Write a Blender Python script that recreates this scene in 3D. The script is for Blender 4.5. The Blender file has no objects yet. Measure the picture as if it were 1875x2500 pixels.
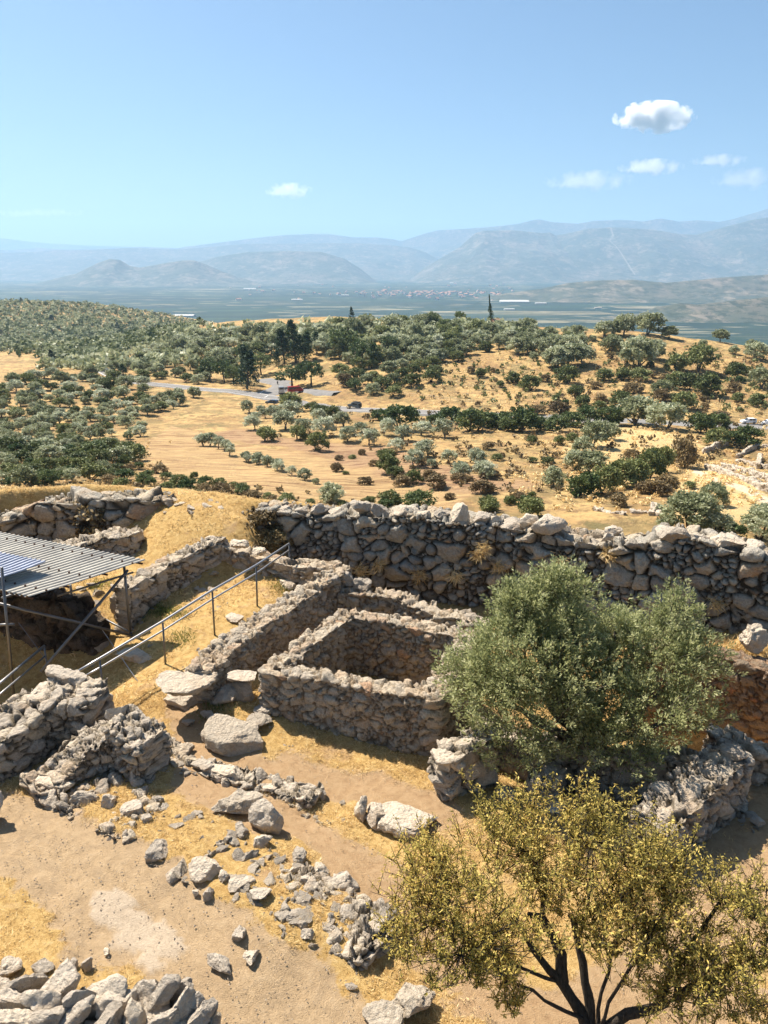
import bpy, math, random
import numpy as np
from math import radians, sin, cos, tan, pi

# ------------------------------------------------------------------ camera, world, sun, exposure
FPX = 1900.0; TH = radians(17.5); CH = 10.0
S = bpy.context.scene
COL = S.collection
cam_d = bpy.data.cameras.new("camera"); cam = bpy.data.objects.new("camera", cam_d); COL.objects.link(cam)
cam.location = (0, 0, CH); cam.rotation_euler = (pi/2 - TH, 0, 0)
cam_d.sensor_fit = 'VERTICAL'; cam_d.sensor_height = 36.0; cam_d.lens = FPX/2500*36.0
cam_d.clip_start = 0.1; cam_d.clip_end = 200000
S.camera = cam
SUN_EL = radians(54.0); SUN_AZ = radians(-48.0)      # azimuth measured from +Y towards +X
W = bpy.data.worlds.new("World"); S.world = W; W.use_nodes = True
wn = W.node_tree; bg = wn.nodes['Background']
sky = wn.nodes.new('ShaderNodeTexSky'); sky.sky_type = 'NISHITA'; sky.sun_disc = False
sky.sun_elevation = SUN_EL; sky.sun_rotation = SUN_AZ
sky.altitude = 1200; sky.air_density = 1.0; sky.dust_density = 3.6; sky.ozone_density = 3.0
tint = wn.nodes.new('ShaderNodeMix'); tint.data_type = 'RGBA'; tint.blend_type = 'MULTIPLY'; tint.inputs[0].default_value = 1
tint.inputs[7].default_value = (.76, .92, 1.0, 1); wn.links.new(sky.outputs[0], tint.inputs[6])
wn.links.new(tint.outputs[2], bg.inputs[0]); bg.inputs[1].default_value = 0.054
sd = bpy.data.lights.new("sun", 'SUN'); sd.energy = 4.9; sd.angle = radians(0.5); sd.color = (1.0, 0.905, 0.78)
sun = bpy.data.objects.new("sun", sd); COL.objects.link(sun)
sun.rotation_euler = (pi/2 - SUN_EL, 0, -SUN_AZ + pi)
# light travels from the sun down to the scene
import mathutils
sdir = mathutils.Vector((sin(SUN_AZ)*cos(SUN_EL), cos(SUN_AZ)*cos(SUN_EL), sin(SUN_EL)))
sun.rotation_euler = sdir.to_track_quat('Z', 'Y').to_euler()
S.view_settings.view_transform = 'Standard'; S.view_settings.look = 'None'
S.view_settings.exposure = 1.2; S.view_settings.gamma = 1.0
S.render.engine = 'CYCLES'
S.cycles.max_bounces = 10; S.cycles.diffuse_bounces = 3; S.cycles.glossy_bounces = 2
S.cycles.transmission_bounces = 4; S.cycles.transparent_max_bounces = 8; S.cycles.volume_bounces = 8
S.cycles.use_denoising = True
S.cycles.volume_step_rate = 1.0

rng = np.random.default_rng(7)
random.seed(7)

# ------------------------------------------------------------------ photo pixel -> world
CT, ST = cos(TH), sin(TH)
def ray(px, py):
    a = (px-937.5)/FPX; b = (1250-py)/FPX
    return a, CT+ST*b, -ST+CT*b
def P(px, py, z):
    rx, ry, rz = ray(px, py); t = (z-CH)/rz
    return (rx*t, ry*t, z)
def PD(px, py, D):
    rx, ry, rz = ray(px, py); t = D/ry
    return (rx*t, D, CH+rz*t)
def PL(px, py, A, B):
    rx, ry, rz = ray(px, py)
    dx, dy = B[0]-A[0], B[1]-A[1]
    t = (A[0]*dy-A[1]*dx)/(rx*dy-ry*dx)
    return (rx*t, ry*t, CH+rz*t)

# ------------------------------------------------------------------ numpy noise
def _h(ix, iy, iz, s):
    x = (ix.astype(np.int64)*374761393 + iy.astype(np.int64)*668265263 + iz.astype(np.int64)*2147483647 + s*974634777) & 0xFFFFFFFF
    x = ((x ^ (x >> 13))*1274126177) & 0xFFFFFFFF
    x = ((x ^ (x >> 16))*2246822519) & 0xFFFFFFFF
    x = x ^ (x >> 15)
    return (x & 0xFFFFFF)/float(0x1000000)
def vnoise(p, s=0):
    i = np.floor(p).astype(np.int64); f = p-i; f = f*f*(3-2*f)
    r = 0
    for dx in (0, 1):
        wx = f[:, 0] if dx else 1-f[:, 0]
        for dy in (0, 1):
            wy = f[:, 1] if dy else 1-f[:, 1]
            for dz in (0, 1):
                wz = f[:, 2] if dz else 1-f[:, 2]
                r = r + wx*wy*wz*_h(i[:, 0]+dx, i[:, 1]+dy, i[:, 2]+dz, s)
    return r*2-1
def fbm(p, o=4, s=0, g=0.5):
    r = 0; a = 1
    for k in range(o):
        r = r + a*vnoise(p*(2.03**k)+17.3*k, s+k); a *= g
    return r
def fbm2(x, y, sc, o=4, s=0, g=0.5):
    p = np.stack([x/sc, y/sc, np.zeros_like(x)+0.37*s], -1)
    return fbm(p.reshape(-1, 3), o, s, g).reshape(x.shape)
def ss(a, b, x):
    t = np.clip((x-a)/(b-a), 0, 1); return t*t*(3-2*t)
def worley(p, size, s=0, jit=0.8, wv=0.35):
    q = p/np.array(size); c = np.floor(q).astype(np.int64)
    n = len(p); F1 = np.full(n, 9.); F2 = np.full(n, 9.); ID = np.zeros(n); V = np.zeros((n, 3))
    for dx in (-1, 0, 1):
        for dy in (-1, 0, 1):
            for dz in (-1, 0, 1):
                ix, iy, iz = c[:, 0]+dx, c[:, 1]+dy, c[:, 2]+dz
                h1 = _h(ix, iy, iz, s+1); h2 = _h(ix, iy, iz, s+2); h3 = _h(ix, iy, iz, s+3); h4 = _h(ix, iy, iz, s+4)
                ox = ix+0.5+(h1-.5)*jit-q[:, 0]; oy = iy+0.5+(h2-.5)*jit-q[:, 1]; oz = iz+0.5+(h3-.5)*jit-q[:, 2]
                d = np.sqrt(ox*ox+oy*oy+oz*oz)/(1-wv+2*wv*h4)
                m = d < F1; m2 = (~m) & (d < F2)
                F2 = np.where(m, F1, np.where(m2, d, F2)); F1 = np.where(m, d, F1)
                ID = np.where(m, h4*0.37+h1*0.63, ID)
                V[m, 0] = -ox[m]; V[m, 1] = -oy[m]; V[m, 2] = -oz[m]
    return F1, F2, ID, V

# ------------------------------------------------------------------ object helpers
def tag(o, label=None, cat=None, group=None, kind=None):
    if label: o['label'] = label
    if cat: o['category'] = cat
    if group: o['group'] = group
    if kind: o['kind'] = kind
    return o
def empty(name, loc=(0, 0, 0), rz=0):
    o = bpy.data.objects.new(name, None); COL.objects.link(o); o.location = loc; o.rotation_euler = (0, 0, rz)
    o.empty_display_size = 0.2
    return o
def mesh(name, V, F, attrs=None, smooth=True, mi=None, mats=()):
    V = np.asarray(V, dtype=np.float32); F = np.asarray(F, dtype=np.int32)
    me = bpy.data.meshes.new(name); k = F.shape[1]
    me.vertices.add(len(V)); me.vertices.foreach_set('co', V.ravel())
    me.loops.add(F.size); me.loops.foreach_set('vertex_index', F.ravel())
    me.polygons.add(len(F)); me.polygons.foreach_set('loop_start', np.arange(len(F), dtype=np.int32)*k)
    me.polygons.foreach_set('loop_total', np.full(len(F), k, dtype=np.int32))
    for m in mats: me.materials.append(m)
    if mi is not None: me.polygons.foreach_set('material_index', np.asarray(mi, dtype=np.int32))
    if attrs:
        for an, av in attrs.items():
            a = me.attributes.new(an, 'FLOAT', 'POINT'); a.data.foreach_set('value', np.asarray(av, dtype=np.float32))
    me.update(calc_edges=True); me.validate(clean_customdata=False)
    me.polygons.foreach_set('use_smooth', np.full(len(me.polygons), bool(smooth)))
    return me
def obj(name, me, mat=None, parent=None, loc=None):
    o = bpy.data.objects.new(name, me); COL.objects.link(o)
    if mat is not None: me.materials.clear(); me.materials.append(mat)
    if parent is not None: o.parent = parent
    if loc is not None: o.location = loc
    return o
def grid_faces(nu, nv, off=0, wrap=False):
    i = np.arange(nu-1)[:, None]; j = np.arange(nv if wrap else nv-1)[None, :]
    a = i*nv+j; b = (i+1)*nv+j; j2 = (j+1) % nv
    c = (i+1)*nv+j2; d = i*nv+j2
    return np.stack([a, b, c, d], -1).reshape(-1, 4)+off
class MB:
    """collects simple shapes into one mesh"""
    def __init__(s): s.v = []; s.f = []; s.n = 0
    def add(s, V, F):
        V = np.asarray(V, float); s.v.append(V); s.f += [tuple(int(i)+s.n for i in f) for f in F]; s.n += len(V)
    def box(s, x0, x1, y0, y1, z0, z1, tx=0, ty=0):
        V = [(x0, y0, z0), (x1, y0, z0), (x1, y1, z0), (x0, y1, z0), (x0+tx, y0+ty, z1), (x1-tx, y0+ty, z1), (x1-tx, y1-ty, z1), (x0+tx, y1-ty, z1)]
        s.add(V, [(3, 2, 1, 0), (4, 5, 6, 7), (0, 1, 5, 4), (1, 2, 6, 5), (2, 3, 7, 6), (3, 0, 4, 7)])
    def tube(s, pts, r, n=8, r2=None):
        pts = np.asarray(pts, float); m = len(pts); rr = np.linspace(r, r2 if r2 is not None else r, m) if np.isscalar(r) else np.asarray(r)
        V = []
        for i in range(m):
            t = pts[min(i+1, m-1)]-pts[max(i-1, 0)]; t = t/(np.linalg.norm(t)+1e-9)
            a = np.array([0, 0, 1.]) if abs(t[2]) < .9 else np.array([1., 0, 0])
            u = np.cross(t, a); u /= np.linalg.norm(u); w = np.cross(t, u)
            for k in range(n):
                an = 2*pi*k/n; V.append(pts[i]+rr[i]*(cos(an)*u+sin(an)*w))
        F = [(i*n+k, i*n+(k+1) % n, (i+1)*n+(k+1) % n, (i+1)*n+k) for i in range(m-1) for k in range(n)]
        F.append(tuple(range(n-1, -1, -1))); F.append(tuple((m-1)*n+k for k in range(n)))
        s.add(V, F)
    def build(s, name, mat, parent=None, smooth=False):
        me = bpy.data.meshes.new(name); V = np.concatenate(s.v)
        me.from_pydata([tuple(v) for v in V], [], s.f); me.update()
        if smooth: me.polygons.foreach_set('use_smooth', [True]*len(me.polygons))
        return obj(name, me, mat, parent)
def copy_tree(o, parent=None):
    c = o.copy(); COL.objects.link(c)
    if parent is not None: c.parent = parent
    for ch in o.children: copy_tree(ch, c)
    return c

# ------------------------------------------------------------------ material helpers
class NT:
    def __init__(s, name):
        s.m = bpy.data.materials.new(name); s.m.use_nodes = True; s.t = s.m.node_tree
        s.b = s.t.nodes['Principled BSDF']; s.out = s.t.nodes['Material Output']
        s.b.inputs['Specular IOR Level'].default_value = 0.2; s.b.inputs['Roughness'].default_value = 0.9
    def n(s, t, **kw):
        x = s.t.nodes.new('ShaderNode'+t)
        for k, v in kw.items(): setattr(x, k, v)
        return x
    def l(s, a, b): s.t.links.new(a, b)
    def coord(s, kind='Object'): return s.n('TexCoord').outputs[kind]
    def noise(s, sc, det=4, rough=.55, vec=None, dist=0):
        x = s.n('TexNoise'); x.inputs['Scale'].default_value = sc; x.inputs['Detail'].default_value = det
        x.inputs['Roughness'].default_value = rough; x.inputs['Distortion'].default_value = dist
        if vec is not None: s.l(vec, x.inputs['Vector'])
        return x.outputs[0]
    def voro(s, sc, vec=None, feat='F1', out='Distance'):
        x = s.n('TexVoronoi', feature=feat); x.inputs['Scale'].default_value = sc
        if vec is not None: s.l(vec, x.inputs['Vector'])
        return x.outputs[out]
    def ramp(s, fac, stops, interp='LINEAR'):
        x = s.n('ValToRGB'); x.color_ramp.interpolation = interp; e = x.color_ramp.elements
        while len(e) < len(stops): e.new(.5)
        for q, (p, c) in zip(e, stops):
            q.position = p; q.color = (*c, 1) if len(c) == 3 else c
        s.l(fac, x.inputs[0]); return x.outputs[0]
    def rmp(s, v, a, b, c=0., d=1.):
        x = s.n('MapRange'); s.l(v, x.inputs[0])
        for i, q in enumerate((a, b, c, d)): x.inputs[i+1].default_value = q
        return x.outputs[0]
    def mix(s, fac, a, b, mode='MIX'):
        x = s.n('Mix', data_type='RGBA', blend_type=mode)
        if isinstance(fac, (int, float)): x.inputs[0].default_value = fac
        else: s.l(fac, x.inputs[0])
        for i, q in ((6, a), (7, b)):
            if isinstance(q, tuple): x.inputs[i].default_value = (*q, 1)
            else: s.l(q, x.inputs[i])
        return x.outputs[2]
    def math(s, op, a, b=None, c=None):
        x = s.n('Math', operation=op)
        for i, q in enumerate((a, b, c)):
            if q is None: continue
            if isinstance(q, (int, float)): x.inputs[i].default_value = q
            else: s.l(q, x.inputs[i])
        return x.outputs[0]
    def attr(s, name): return s.n('Attribute', attribute_name=name).outputs['Fac']
    def objrand(s): return s.n('ObjectInfo').outputs['Random']
    def bump(s, h, st=.5, d=.05):
        x = s.n('Bump'); x.inputs['Strength'].default_value = st; x.inputs['Distance'].default_value = d
        s.l(h, x.inputs['Height']); s.l(x.outputs[0], s.b.inputs['Normal'])
    def color(s, c):
        if isinstance(c, tuple): s.b.inputs['Base Color'].default_value = (*c, 1)
        else: s.l(c, s.b.inputs['Base Color'])
def plain(name, c, rough=.6, metal=0, spec=.4):
    t = NT(name); t.b.inputs['Roughness'].default_value = rough; t.b.inputs['Metallic'].default_value = metal
    t.b.inputs['Specular IOR Level'].default_value = spec
    v = t.coord(); n = t.noise(3., 4, .6, v)
    t.color(t.mix(t.rmp(n, .3, .7), tuple(x*.82 for x in c), tuple(min(1, x*1.12) for x in c)))
    return t.m

def stone_mat(name, stops, mortar, attr=True, mul=.6, lichen=(.62, .60, .54), lich=.35, stain=(.42, .25, .12), dark=.3):
    t = NT(name); v = t.coord()
    sid = t.attr('sid') if attr else t.objrand()
    n1 = t.noise(2.3, 5, .65, v); n2 = t.noise(11., 6, .7, v); n3 = t.noise(38., 4, .7, v)
    f = t.math('ADD', sid, t.rmp(n1, .2, .8, -.14, .14))
    c = t.ramp(f, stops)
    c = t.mix(t.rmp(n2, .40, .68, 0, mul), c, t.mix(1., c, (.48, .45, .42), 'MULTIPLY'))
    c = t.mix(t.math('MULTIPLY', t.rmp(n3, .5, .68), lich), c, lichen)
    c = t.mix(t.math('MULTIPLY', t.rmp(t.noise(1.1, 4, .7, v), .52, .7), .35), c, stain)
    spots = t.rmp(t.noise(6.5, 5, .75, v), .56, .66)
    c = t.mix(t.math('MULTIPLY', spots, dark), c, (.07, .07, .065))
    if attr:
        c = t.mix(t.rmp(t.attr('jt'), .13, .02), c, mortar)
    t.color(c)
    vo = t.voro(16., v)
    t.bump(t.math('ADD', t.math('MULTIPLY', n2, 1.2), t.math('ADD', t.math('MULTIPLY', n3, .5), t.math('MULTIPLY', vo, .35))), 1., .09)
    return t.m
G = lambda x, w=0: (x*(1.20+w), x*(1.05+w*.3), x*(.87-w))
M = {}
M['grey'] = stone_mat('grey_limestone', [(0, G(.28, .02)), (.3, G(.42, .02)), (.6, G(.56, .03)), (.85, G(.52, .08)), (1, (.55, .40, .27))], (.13, .105, .07))
M['cyclo'] = stone_mat('cyclopean_limestone', [(0, (.26, .24, .205)), (.35, (.42, .39, .33)), (.6, (.57, .52, .43)), (.85, (.60, .50, .36)), (1, (.54, .36, .23))], (.085, .07, .05))
M['tan'] = stone_mat('tan_rubble', [(0, G(.30, .03)), (.35, G(.45, .04)), (.65, (.64, .54, .40)), (.85, (.62, .48, .34)), (1, (.54, .34, .21))], (.27, .20, .13))
M['red'] = stone_mat('reddish_rubble', [(0, G(.16, .05)), (.3, (.30, .23, .16)), (.6, (.38, .27, .185)), (.85, (.44, .29, .18)), (1, (.42, .21, .12))], (.20, .12, .07), lich=.1)
M['dark'] = stone_mat('shade_darkened_stone', [(0, (.05, .042, .035)), (.6, (.10, .08, .06)), (1, (.15, .11, .08))], (.04, .03, .022), lich=.1)  # near-black tone puts the pit's deep shade into the stone colour
M['rock'] = stone_mat('loose_limestone', [(0, G(.38, .02)), (.4, G(.50, .02)), (.7, G(.60, .03)), (1, G(.66, .05))], (.1, .1, .1), attr=False, mul=.45, dark=.22)
M['pale'] = stone_mat('pale_limestone', [(0, G(.55, .03)), (1, G(.68, .05))], (.1, .1, .1), attr=False, dark=.12)
M['conglo'] = stone_mat('conglomerate', [(0, G(.40, .04)), (1, G(.55, .05))], (.1, .1, .1), attr=False, lichen=(.6, .56, .48), lich=.6)
def barkmat(name, a, b):
    t = NT(name); v = t.coord(); mp = t.n('Mapping'); mp.inputs['Scale'].default_value = (26, 26, 6); t.l(v, mp.inputs[0]); n = t.noise(1., 6, .75, mp.outputs[0], .6)
    t.color(t.ramp(n, [(.3, a), (.55, b), (.75, tuple(x*1.7 for x in b))])); t.bump(n, 1., .06); return t.m
M['bark'] = barkmat('bark', (.03, .024, .02), (.085, .07, .055)); M['olivebark'] = barkmat('olive_bark', (.07, .06, .05), (.18, .155, .125))
M['steel'] = plain('galvanised_steel', (.42, .42, .42), .38, .8); M['steel_dark'] = plain('scaffold_steel', (.17, .17, .17), .5, .7)
M['rust'] = plain('rusty_steel', (.10, .06, .045), .8, .3)

# ------------------------------------------------------------------ terrain functions
class TPS:
    def __init__(s, pts, reg=1e-3):
        p = np.array(pts, float); s.p = p[:, :2]; n = len(p); s.sc = max(np.ptp(p[:, 0]), np.ptp(p[:, 1]))
        q = s.p/s.sc; d = np.linalg.norm(q[:, None]-q[None], axis=2); K = d*d*np.log(d+1e-9)+np.eye(n)*reg
        A = np.zeros((n+3, n+3)); A[:n, :n] = K; A[:n, n] = 1; A[:n, n+1:] = q; A[n, :n] = 1; A[n+1:, :n] = q.T
        s.w = np.linalg.solve(A, np.concatenate([p[:, 2], [0, 0, 0]]))
    def __call__(s, x, y):
        x = np.asarray(x, float); shp = x.shape; q = np.stack([x.ravel(), np.asarray(y, float).ravel()], 1)/s.sc; n = len(s.p); out = np.empty(len(q))
        for i in range(0, len(q), 20000):
            d2 = ((q[i:i+20000, None]-(s.p/s.sc)[None])**2).sum(2)
            out[i:i+20000] = (.5*d2*np.log(d2+1e-18))@s.w[:n]+s.w[n]+q[i:i+20000]@s.w[n+1:]
        return out.reshape(shp)

near_px = [(0,1950,0),(200,2050,0),(0,2200,0),(400,2300,-.1),(700,2450,-.15),(900,2500,-.2),(300,2500,.1),(0,2500,.25),
 (300,2000,.12),(600,2150,.1),(800,2220,0),(500,2080,.12),(450,1760,.05),(583,1800,0),(700,1850,-.12),(900,1900,-.25),(1000,1880,-.25),(640,1710,.2),
 (500,1950,0),(700,2030,-.15),(900,2130,-.3),(1000,2300,-.4),(1200,2500,-.5),(1500,2500,-.5),(1850,2450,-.5),(1875,2200,-.5),(1700,2100,-.5),(1860,1990,-.5),(1850,1890,-.5),
 (300,1700,.0),(400,1620,.2),(500,1530,.45),(600,1450,.6),(560,1400,.7),(450,1450,.5),(430,1500,.45),(350,1560,.2),(300,1640,-.1),(640,1480,.55),(700,1420,.7),(250,1760,.0),
 (210,1640,-.6),(100,1690,-1.1),(0,1720,-1.2),(-120,1720,-1.2),(235,1570,-.3),(60,1400,1.0),(-120,1395,1.0),(262,1480,.35),(235,1440,.5),
 (200,1320,.8),(100,1310,.7),(0,1310,.6),(-200,1310,.5),(380,1330,1.3),(350,1370,1.0),(290,1375,.6),(330,1290,1.4),(400,1260,1.85),(450,1240,2.1),(350,1225,2.0),
 (600,1262,2.1),(560,1300,1.7),(480,1290,1.75),(630,1290,1.6),(665,1330,.9),
 (700,1600,.05),(760,1520,-.1),(825,1450,-.1),(900,1475,-.4),(1000,1480,-.35),(1100,1520,-.3),(1250,1500,-.3),
 (1200,1700,-.8),(1300,1850,-1.0),(1450,1900,-1.2),(1600,1930,-1.2),(1250,1930,-.6),(1100,1930,-.35),(1150,1890,-.5),(1400,2030,-.4),(1600,1700,-1.3),(1800,1785,-1.6),(1700,1990,-.6),
 (1800,1575,.6),(1875,1590,.6),(1700,1530,.4),(1500,1520,0),(2100,1600,.6),(2050,1850,-1.4),(2050,2000,-.5)]
near_w = [(9.5,19.1,.35),(11,18.3,.4),(12.5,17.5,.4),(8.3,19.7,.3),(14,16.7,.4),(6,21,.0),(4,22.2,-.25),(2,22.7,-.35),(-16,24,.4),(-16,20,-1.5),(-16,12,0),(-10,5,.3),(0,4,-.3),(10,5,-.6),(17,10,-.5),(18,16,0),(-20,27,.6),(18,19,.6),(-12,10,.1)]
zn0 = TPS([P(*q) for q in near_px]+near_w, 2e-4)
BL = np.array([(-40,29),(-22,27.2),(-14.5,26.7),(-11,27.3),(-7.4,26.9),(-3.9,25.4),(3.8,23.1),(9.5,20.1),(16,17.4),(40,12)], float)  # outer face line of the citadel wall
def zbound(x): return np.interp(x, BL[:, 0], BL[:, 1])
def zout(x, y):
    d = (y-zbound(x))*.95
    return 2.25-0.72*np.maximum(0, d-.6)-.0*x, d
def z_near(x, y):
    a = zn0(x, y); o, d = zout(x, y)
    w = ss(-.25, .45, d)
    z = a*(1-w)+o*w
    return z+fbm2(x, y, 1.1, 4, 5)*.045+fbm2(x, y, 4, 2, 9)*.04

mid_px = [(0,1215,100),(0,1150,138),(300,1210,105),(600,1220,108),(900,1225,110),(1200,1240,104),(1400,1250,98),(1600,1240,100),(1875,1190,120),(1750,1210,112),
 (0,1080,182),(0,1000,235),(0,930,300),(60,885,380),(250,1100,165),(250,1000,240),(250,930,300),(250,890,365),(420,1140,140),(420,1060,190),(420,960,275),(420,900,345),
 (600,1150,138),(600,1070,182),(600,1000,245),(600,950,290),(800,1160,136),(800,1100,165),(800,1040,205),(745,993,255),(690,950,292),(900,1080,176),(900,1010,232),
 (1000,1150,138),(1050,1090,168),(1000,1008,232),(1100,1015,228),(1200,1180,126),(1200,1090,166),(1200,1050,196),(1400,1170,130),(1400,1080,170),(1450,1040,205),
 (1600,1150,142),(1600,1080,172),(1640,1042,203),(1800,1048,205),(1875,1050,205),(1700,1120,158),(1875,1130,155),(1875,1080,180),(1560,1035,207),
 (1000,970,258),(1200,990,240),(1450,1000,232),(1700,990,236),(1875,1000,232),(850,940,280),(950,900,305),(1100,880,318),(1300,920,285),(1500,920,285),(1700,920,285),(1875,930,280),
 (1500,850,325),(1650,870,315),(1800,880,310),(1450,818,345),(1600,822,348),(1750,838,345),(1875,855,338),(1300,840,350),(1200,810,385),(1050,800,410),(950,820,380),(860,785,430),(700,800,430),(640,830,395),
 (750,870,345),(640,900,340),(560,860,400),(450,825,470),(520,790,500),(400,810,530),(330,860,470),(300,830,600),(160,880,480),(400,880,385),(780,775,450),(900,778,450),(1150,785,430),(1350,800,400),
 (0,850,760),(120,850,760),(250,835,760),(0,780,1050),(100,735,1350),(200,742,1300),(330,778,1200),(450,800,1050),(-100,735,1350),(200,790,1000)]
mid_w = [(0,30,-5),(-25,30,-4),(25,30,-7),(0,46,-14),(-30,46,-13),(30,46,-16),(0,75,-19),(-40,75,-18),(40,75,-20),(0,62,-17),(-120,100,-22),(110,100,-24),
 (150,330,-24),(180,420,-40),(60,520,-50),(150,560,-75),(250,650,-110),(-50,620,-55),(50,800,-110),(-150,900,-100),(250,900,-150),(-60,1200,-120),(-700,700,-60),(-900,1200,-50),(-500,400,-40),(-300,250,-25),(300,200,-30),(400,400,-60)]
zm0 = TPS([PD(*q) for q in mid_px]+mid_w, 3e-6)
PLAIN = -192.0
def z_mid(x, y, detail=True):
    x = np.asarray(x, float); y = np.asarray(y, float)
    z = zm0(x, y)
    w = ss(1330, 1850, y+np.maximum(0, x+150)*1.6)*1.0
    z = z*(1-w)+(PLAIN-6)*w
    e = np.maximum(ss(.75, 1.0, np.abs(x)/np.maximum(y, 60)), 0)
    z = z*(1-e)+np.minimum(z, -30)*e
    if detail:
        z = z+fbm2(x, y, 18, 3, 21)*.45*ss(45, 90, y)+fbm2(x, y, 4, 2, 25)*.18
    return np.clip(z, -210, 60)
_D = np.geomspace(80, 1900, 420)
def hit(px, py):
    rx, ry, rz = ray(px, py); t = _D/ry; x = rx*t; z = CH+rz*t
    g = z_mid(x, _D); k = np.argmax(z < g)
    if z[k] >= g[k]: return None
    if k == 0: return (x[0], _D[0], g[0])
    a = (z[k-1]-g[k-1]); b = (z[k]-g[k]); f = a/(a-b)
    D = _D[k-1]+(_D[k]-_D[k-1])*f; xx = rx*D/ry
    return (xx, D, float(z_mid(np.array([xx]), np.array([D]))[0]))
def hits(pp): return [hit(*q) for q in pp]
def inpoly(x, y, poly):
    r = np.zeros(x.shape, bool); n = len(poly); j = n-1
    for i in range(n):
        xi, yi = poly[i][:2]; xj, yj = poly[j][:2]
        c = ((yi > y) != (yj > y)) & (x < (xj-xi)*(y-yi)/((yj-yi)+1e-12)+xi); r ^= c; j = i
    return r
def dpoly(x, y, pts):
    d = np.full(x.shape, 1e9)
    for (a, b) in zip(pts[:-1], pts[1:]):
        ax, ay = a[:2]; bx, by = b[:2]; L = (bx-ax)**2+(by-ay)**2+1e-9
        t = np.clip(((x-ax)*(bx-ax)+(y-ay)*(by-ay))/L, 0, 1)
        d = np.minimum(d, np.hypot(x-ax-t*(bx-ax), y-ay-t*(by-ay)))
    return d

# ---- near ground
gx = np.concatenate([np.arange(-24, -13, .25), np.arange(-13, 15, .075), np.arange(15, 24, .25)])
gy = np.concatenate([np.arange(3, 7, .2), np.arange(7, 29, .075), np.arange(29, 46.1, .5)])
X, Y = np.meshgrid(gx, gy, indexing='ij'); Z = z_near(X, Y)
def gp(px, py, z=0): return P(px, py, z)
def wpath(pts, z=0): return [P(a, b, z) for a, b in pts]
wob = fbm2(X, Y, .9, 4, 31)*.38+fbm2(X, Y, .2, 2, 33)*.10
pA = dpoly(X, Y, wpath([(-200,1960),(60,2030),(180,2110),(300,2200),(400,2290),(520,2370),(650,2440),(740,2520),(900,2640)]))+wob
mA = 1-ss(.72, 1.12, pA)
pB = dpoly(X, Y, wpath([(470,1745),(520,1850),(640,1870),(800,1890),(980,1930),(1080,1960)], -.1))+wob
pC = dpoly(X, Y, wpath([(480,1930),(640,1990),(800,2060),(930,2130),(1030,2250),(1250,2420),(1500,2540),(1800,2560)], -.2))+wob
pD = dpoly(X, Y, wpath([(2000,1880),(1850,1960),(1800,2150),(1700,2350),(1500,2500)], -.5))+wob
mB = np.maximum(np.maximum(1-ss(.35, .85, pB), (1-ss(.35, .8, pC))), (1-ss(.6, 1.2, pD))*.8)
tren = (1-ss(.3, 1.0, dpoly(X, Y, wpath([(1150,1750),(1450,1930),(1600,1900)], -1.2))+wob))*.7
mslab = 1-ss(.0, .06, dpoly(X, Y, wpath([(265,2215),(330,2260),(390,2300)], 0))-.27+fbm2(X, Y, .35, 4, 35)*.22)
Z = Z-.05*mA-.03*mB+mslab*(.035+.012*fbm2(X, Y, .25, 3, 36))
path_m = np.clip(np.maximum(mA, mB), 0, 1)
gme = mesh('ground', np.stack([X, Y, Z], -1).reshape(-1, 3), grid_faces(len(gx), len(gy))[:, ::-1],
           {'path': path_m.ravel(), 'red': np.clip(mB+tren, 0, 1).ravel(), 'slab': mslab.ravel()*.85})
t = NT('citadel_ground'); v = t.coord()
n1 = t.noise(.9, 6, .65, v); n2 = t.noise(6, 6, .75, v); n3 = t.noise(45, 4, .75, v); n4 = t.noise(2.2, 5, .7, v, .6)
sx = t.n('Mapping'); sx.inputs['Scale'].default_value = (30, 130, 30); sx.inputs['Rotation'].default_value = (0, 0, .6); t.l(v, sx.inputs[0])
sy = t.n('Mapping'); sy.inputs['Scale'].default_value = (120, 26, 30); sy.inputs['Rotation'].default_value = (0, 0, .2); t.l(v, sy.inputs[0])
straw = t.math('ADD', t.noise(1, 3, .6, sx.outputs[0], .8), t.noise(1, 3, .6, sy.outputs[0], .8))
grass = t.ramp(n2, [(0.25, (.32, .19, .075)), (.42, (.60, .40, .155)), (.55, (.76, .54, .23)), (.75, (.85, .67, .35))])
grass = t.mix(t.rmp(straw, .8, 1.2, .0, .8), t.mix(1., grass, (.62, .55, .45), 'MULTIPLY'), grass)
grass = t.mix(t.math('MULTIPLY', t.rmp(n1, .56, .68), .55), grass, (.44, .29, .19))
grass = t.mix(t.math('MULTIPLY', t.rmp(n4, .62, .72), .4), grass, (.16, .15, .06))
sand = t.ramp(n2, [(.2, (.34, .235, .13)), (.5, (.50, .355, .205)), (.8, (.60, .45, .28))])
sand = t.mix(t.rmp(n4, .45, .62, 0, .55), sand, (.36, .26, .16)); sand = t.mix(t.rmp(n3, .6, .72, 0, .6), sand, (.62, .50, .35)); sand = t.mix(t.rmp(n3, .40, .28, 0, .6), sand, (.20, .14, .09))
redc = t.ramp(n2, [(.2, (.30, .18, .09)), (.5, (.46, .305, .165)), (.8, (.55, .39, .23))])
redc = t.mix(t.rmp(n3, .6, .74, 0, .5), redc, (.56, .44, .31))
soil = t.mix(t.attr('red'), sand, redc)
edge = t.rmp(t.math('ADD', t.attr('path'), t.rmp(n2, .3, .7, -.3, .3)), .3, .6)
c = t.mix(edge, grass, soil)
c = t.mix(t.math('MULTIPLY', t.attr('red'), t.rmp(t.attr('path'), .5, .1)), c, redc)
c = t.mix(t.attr('slab'), c, t.ramp(n2, [(.3, (.50, .40, .29)), (.7, (.66, .54, .40))]))
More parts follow.
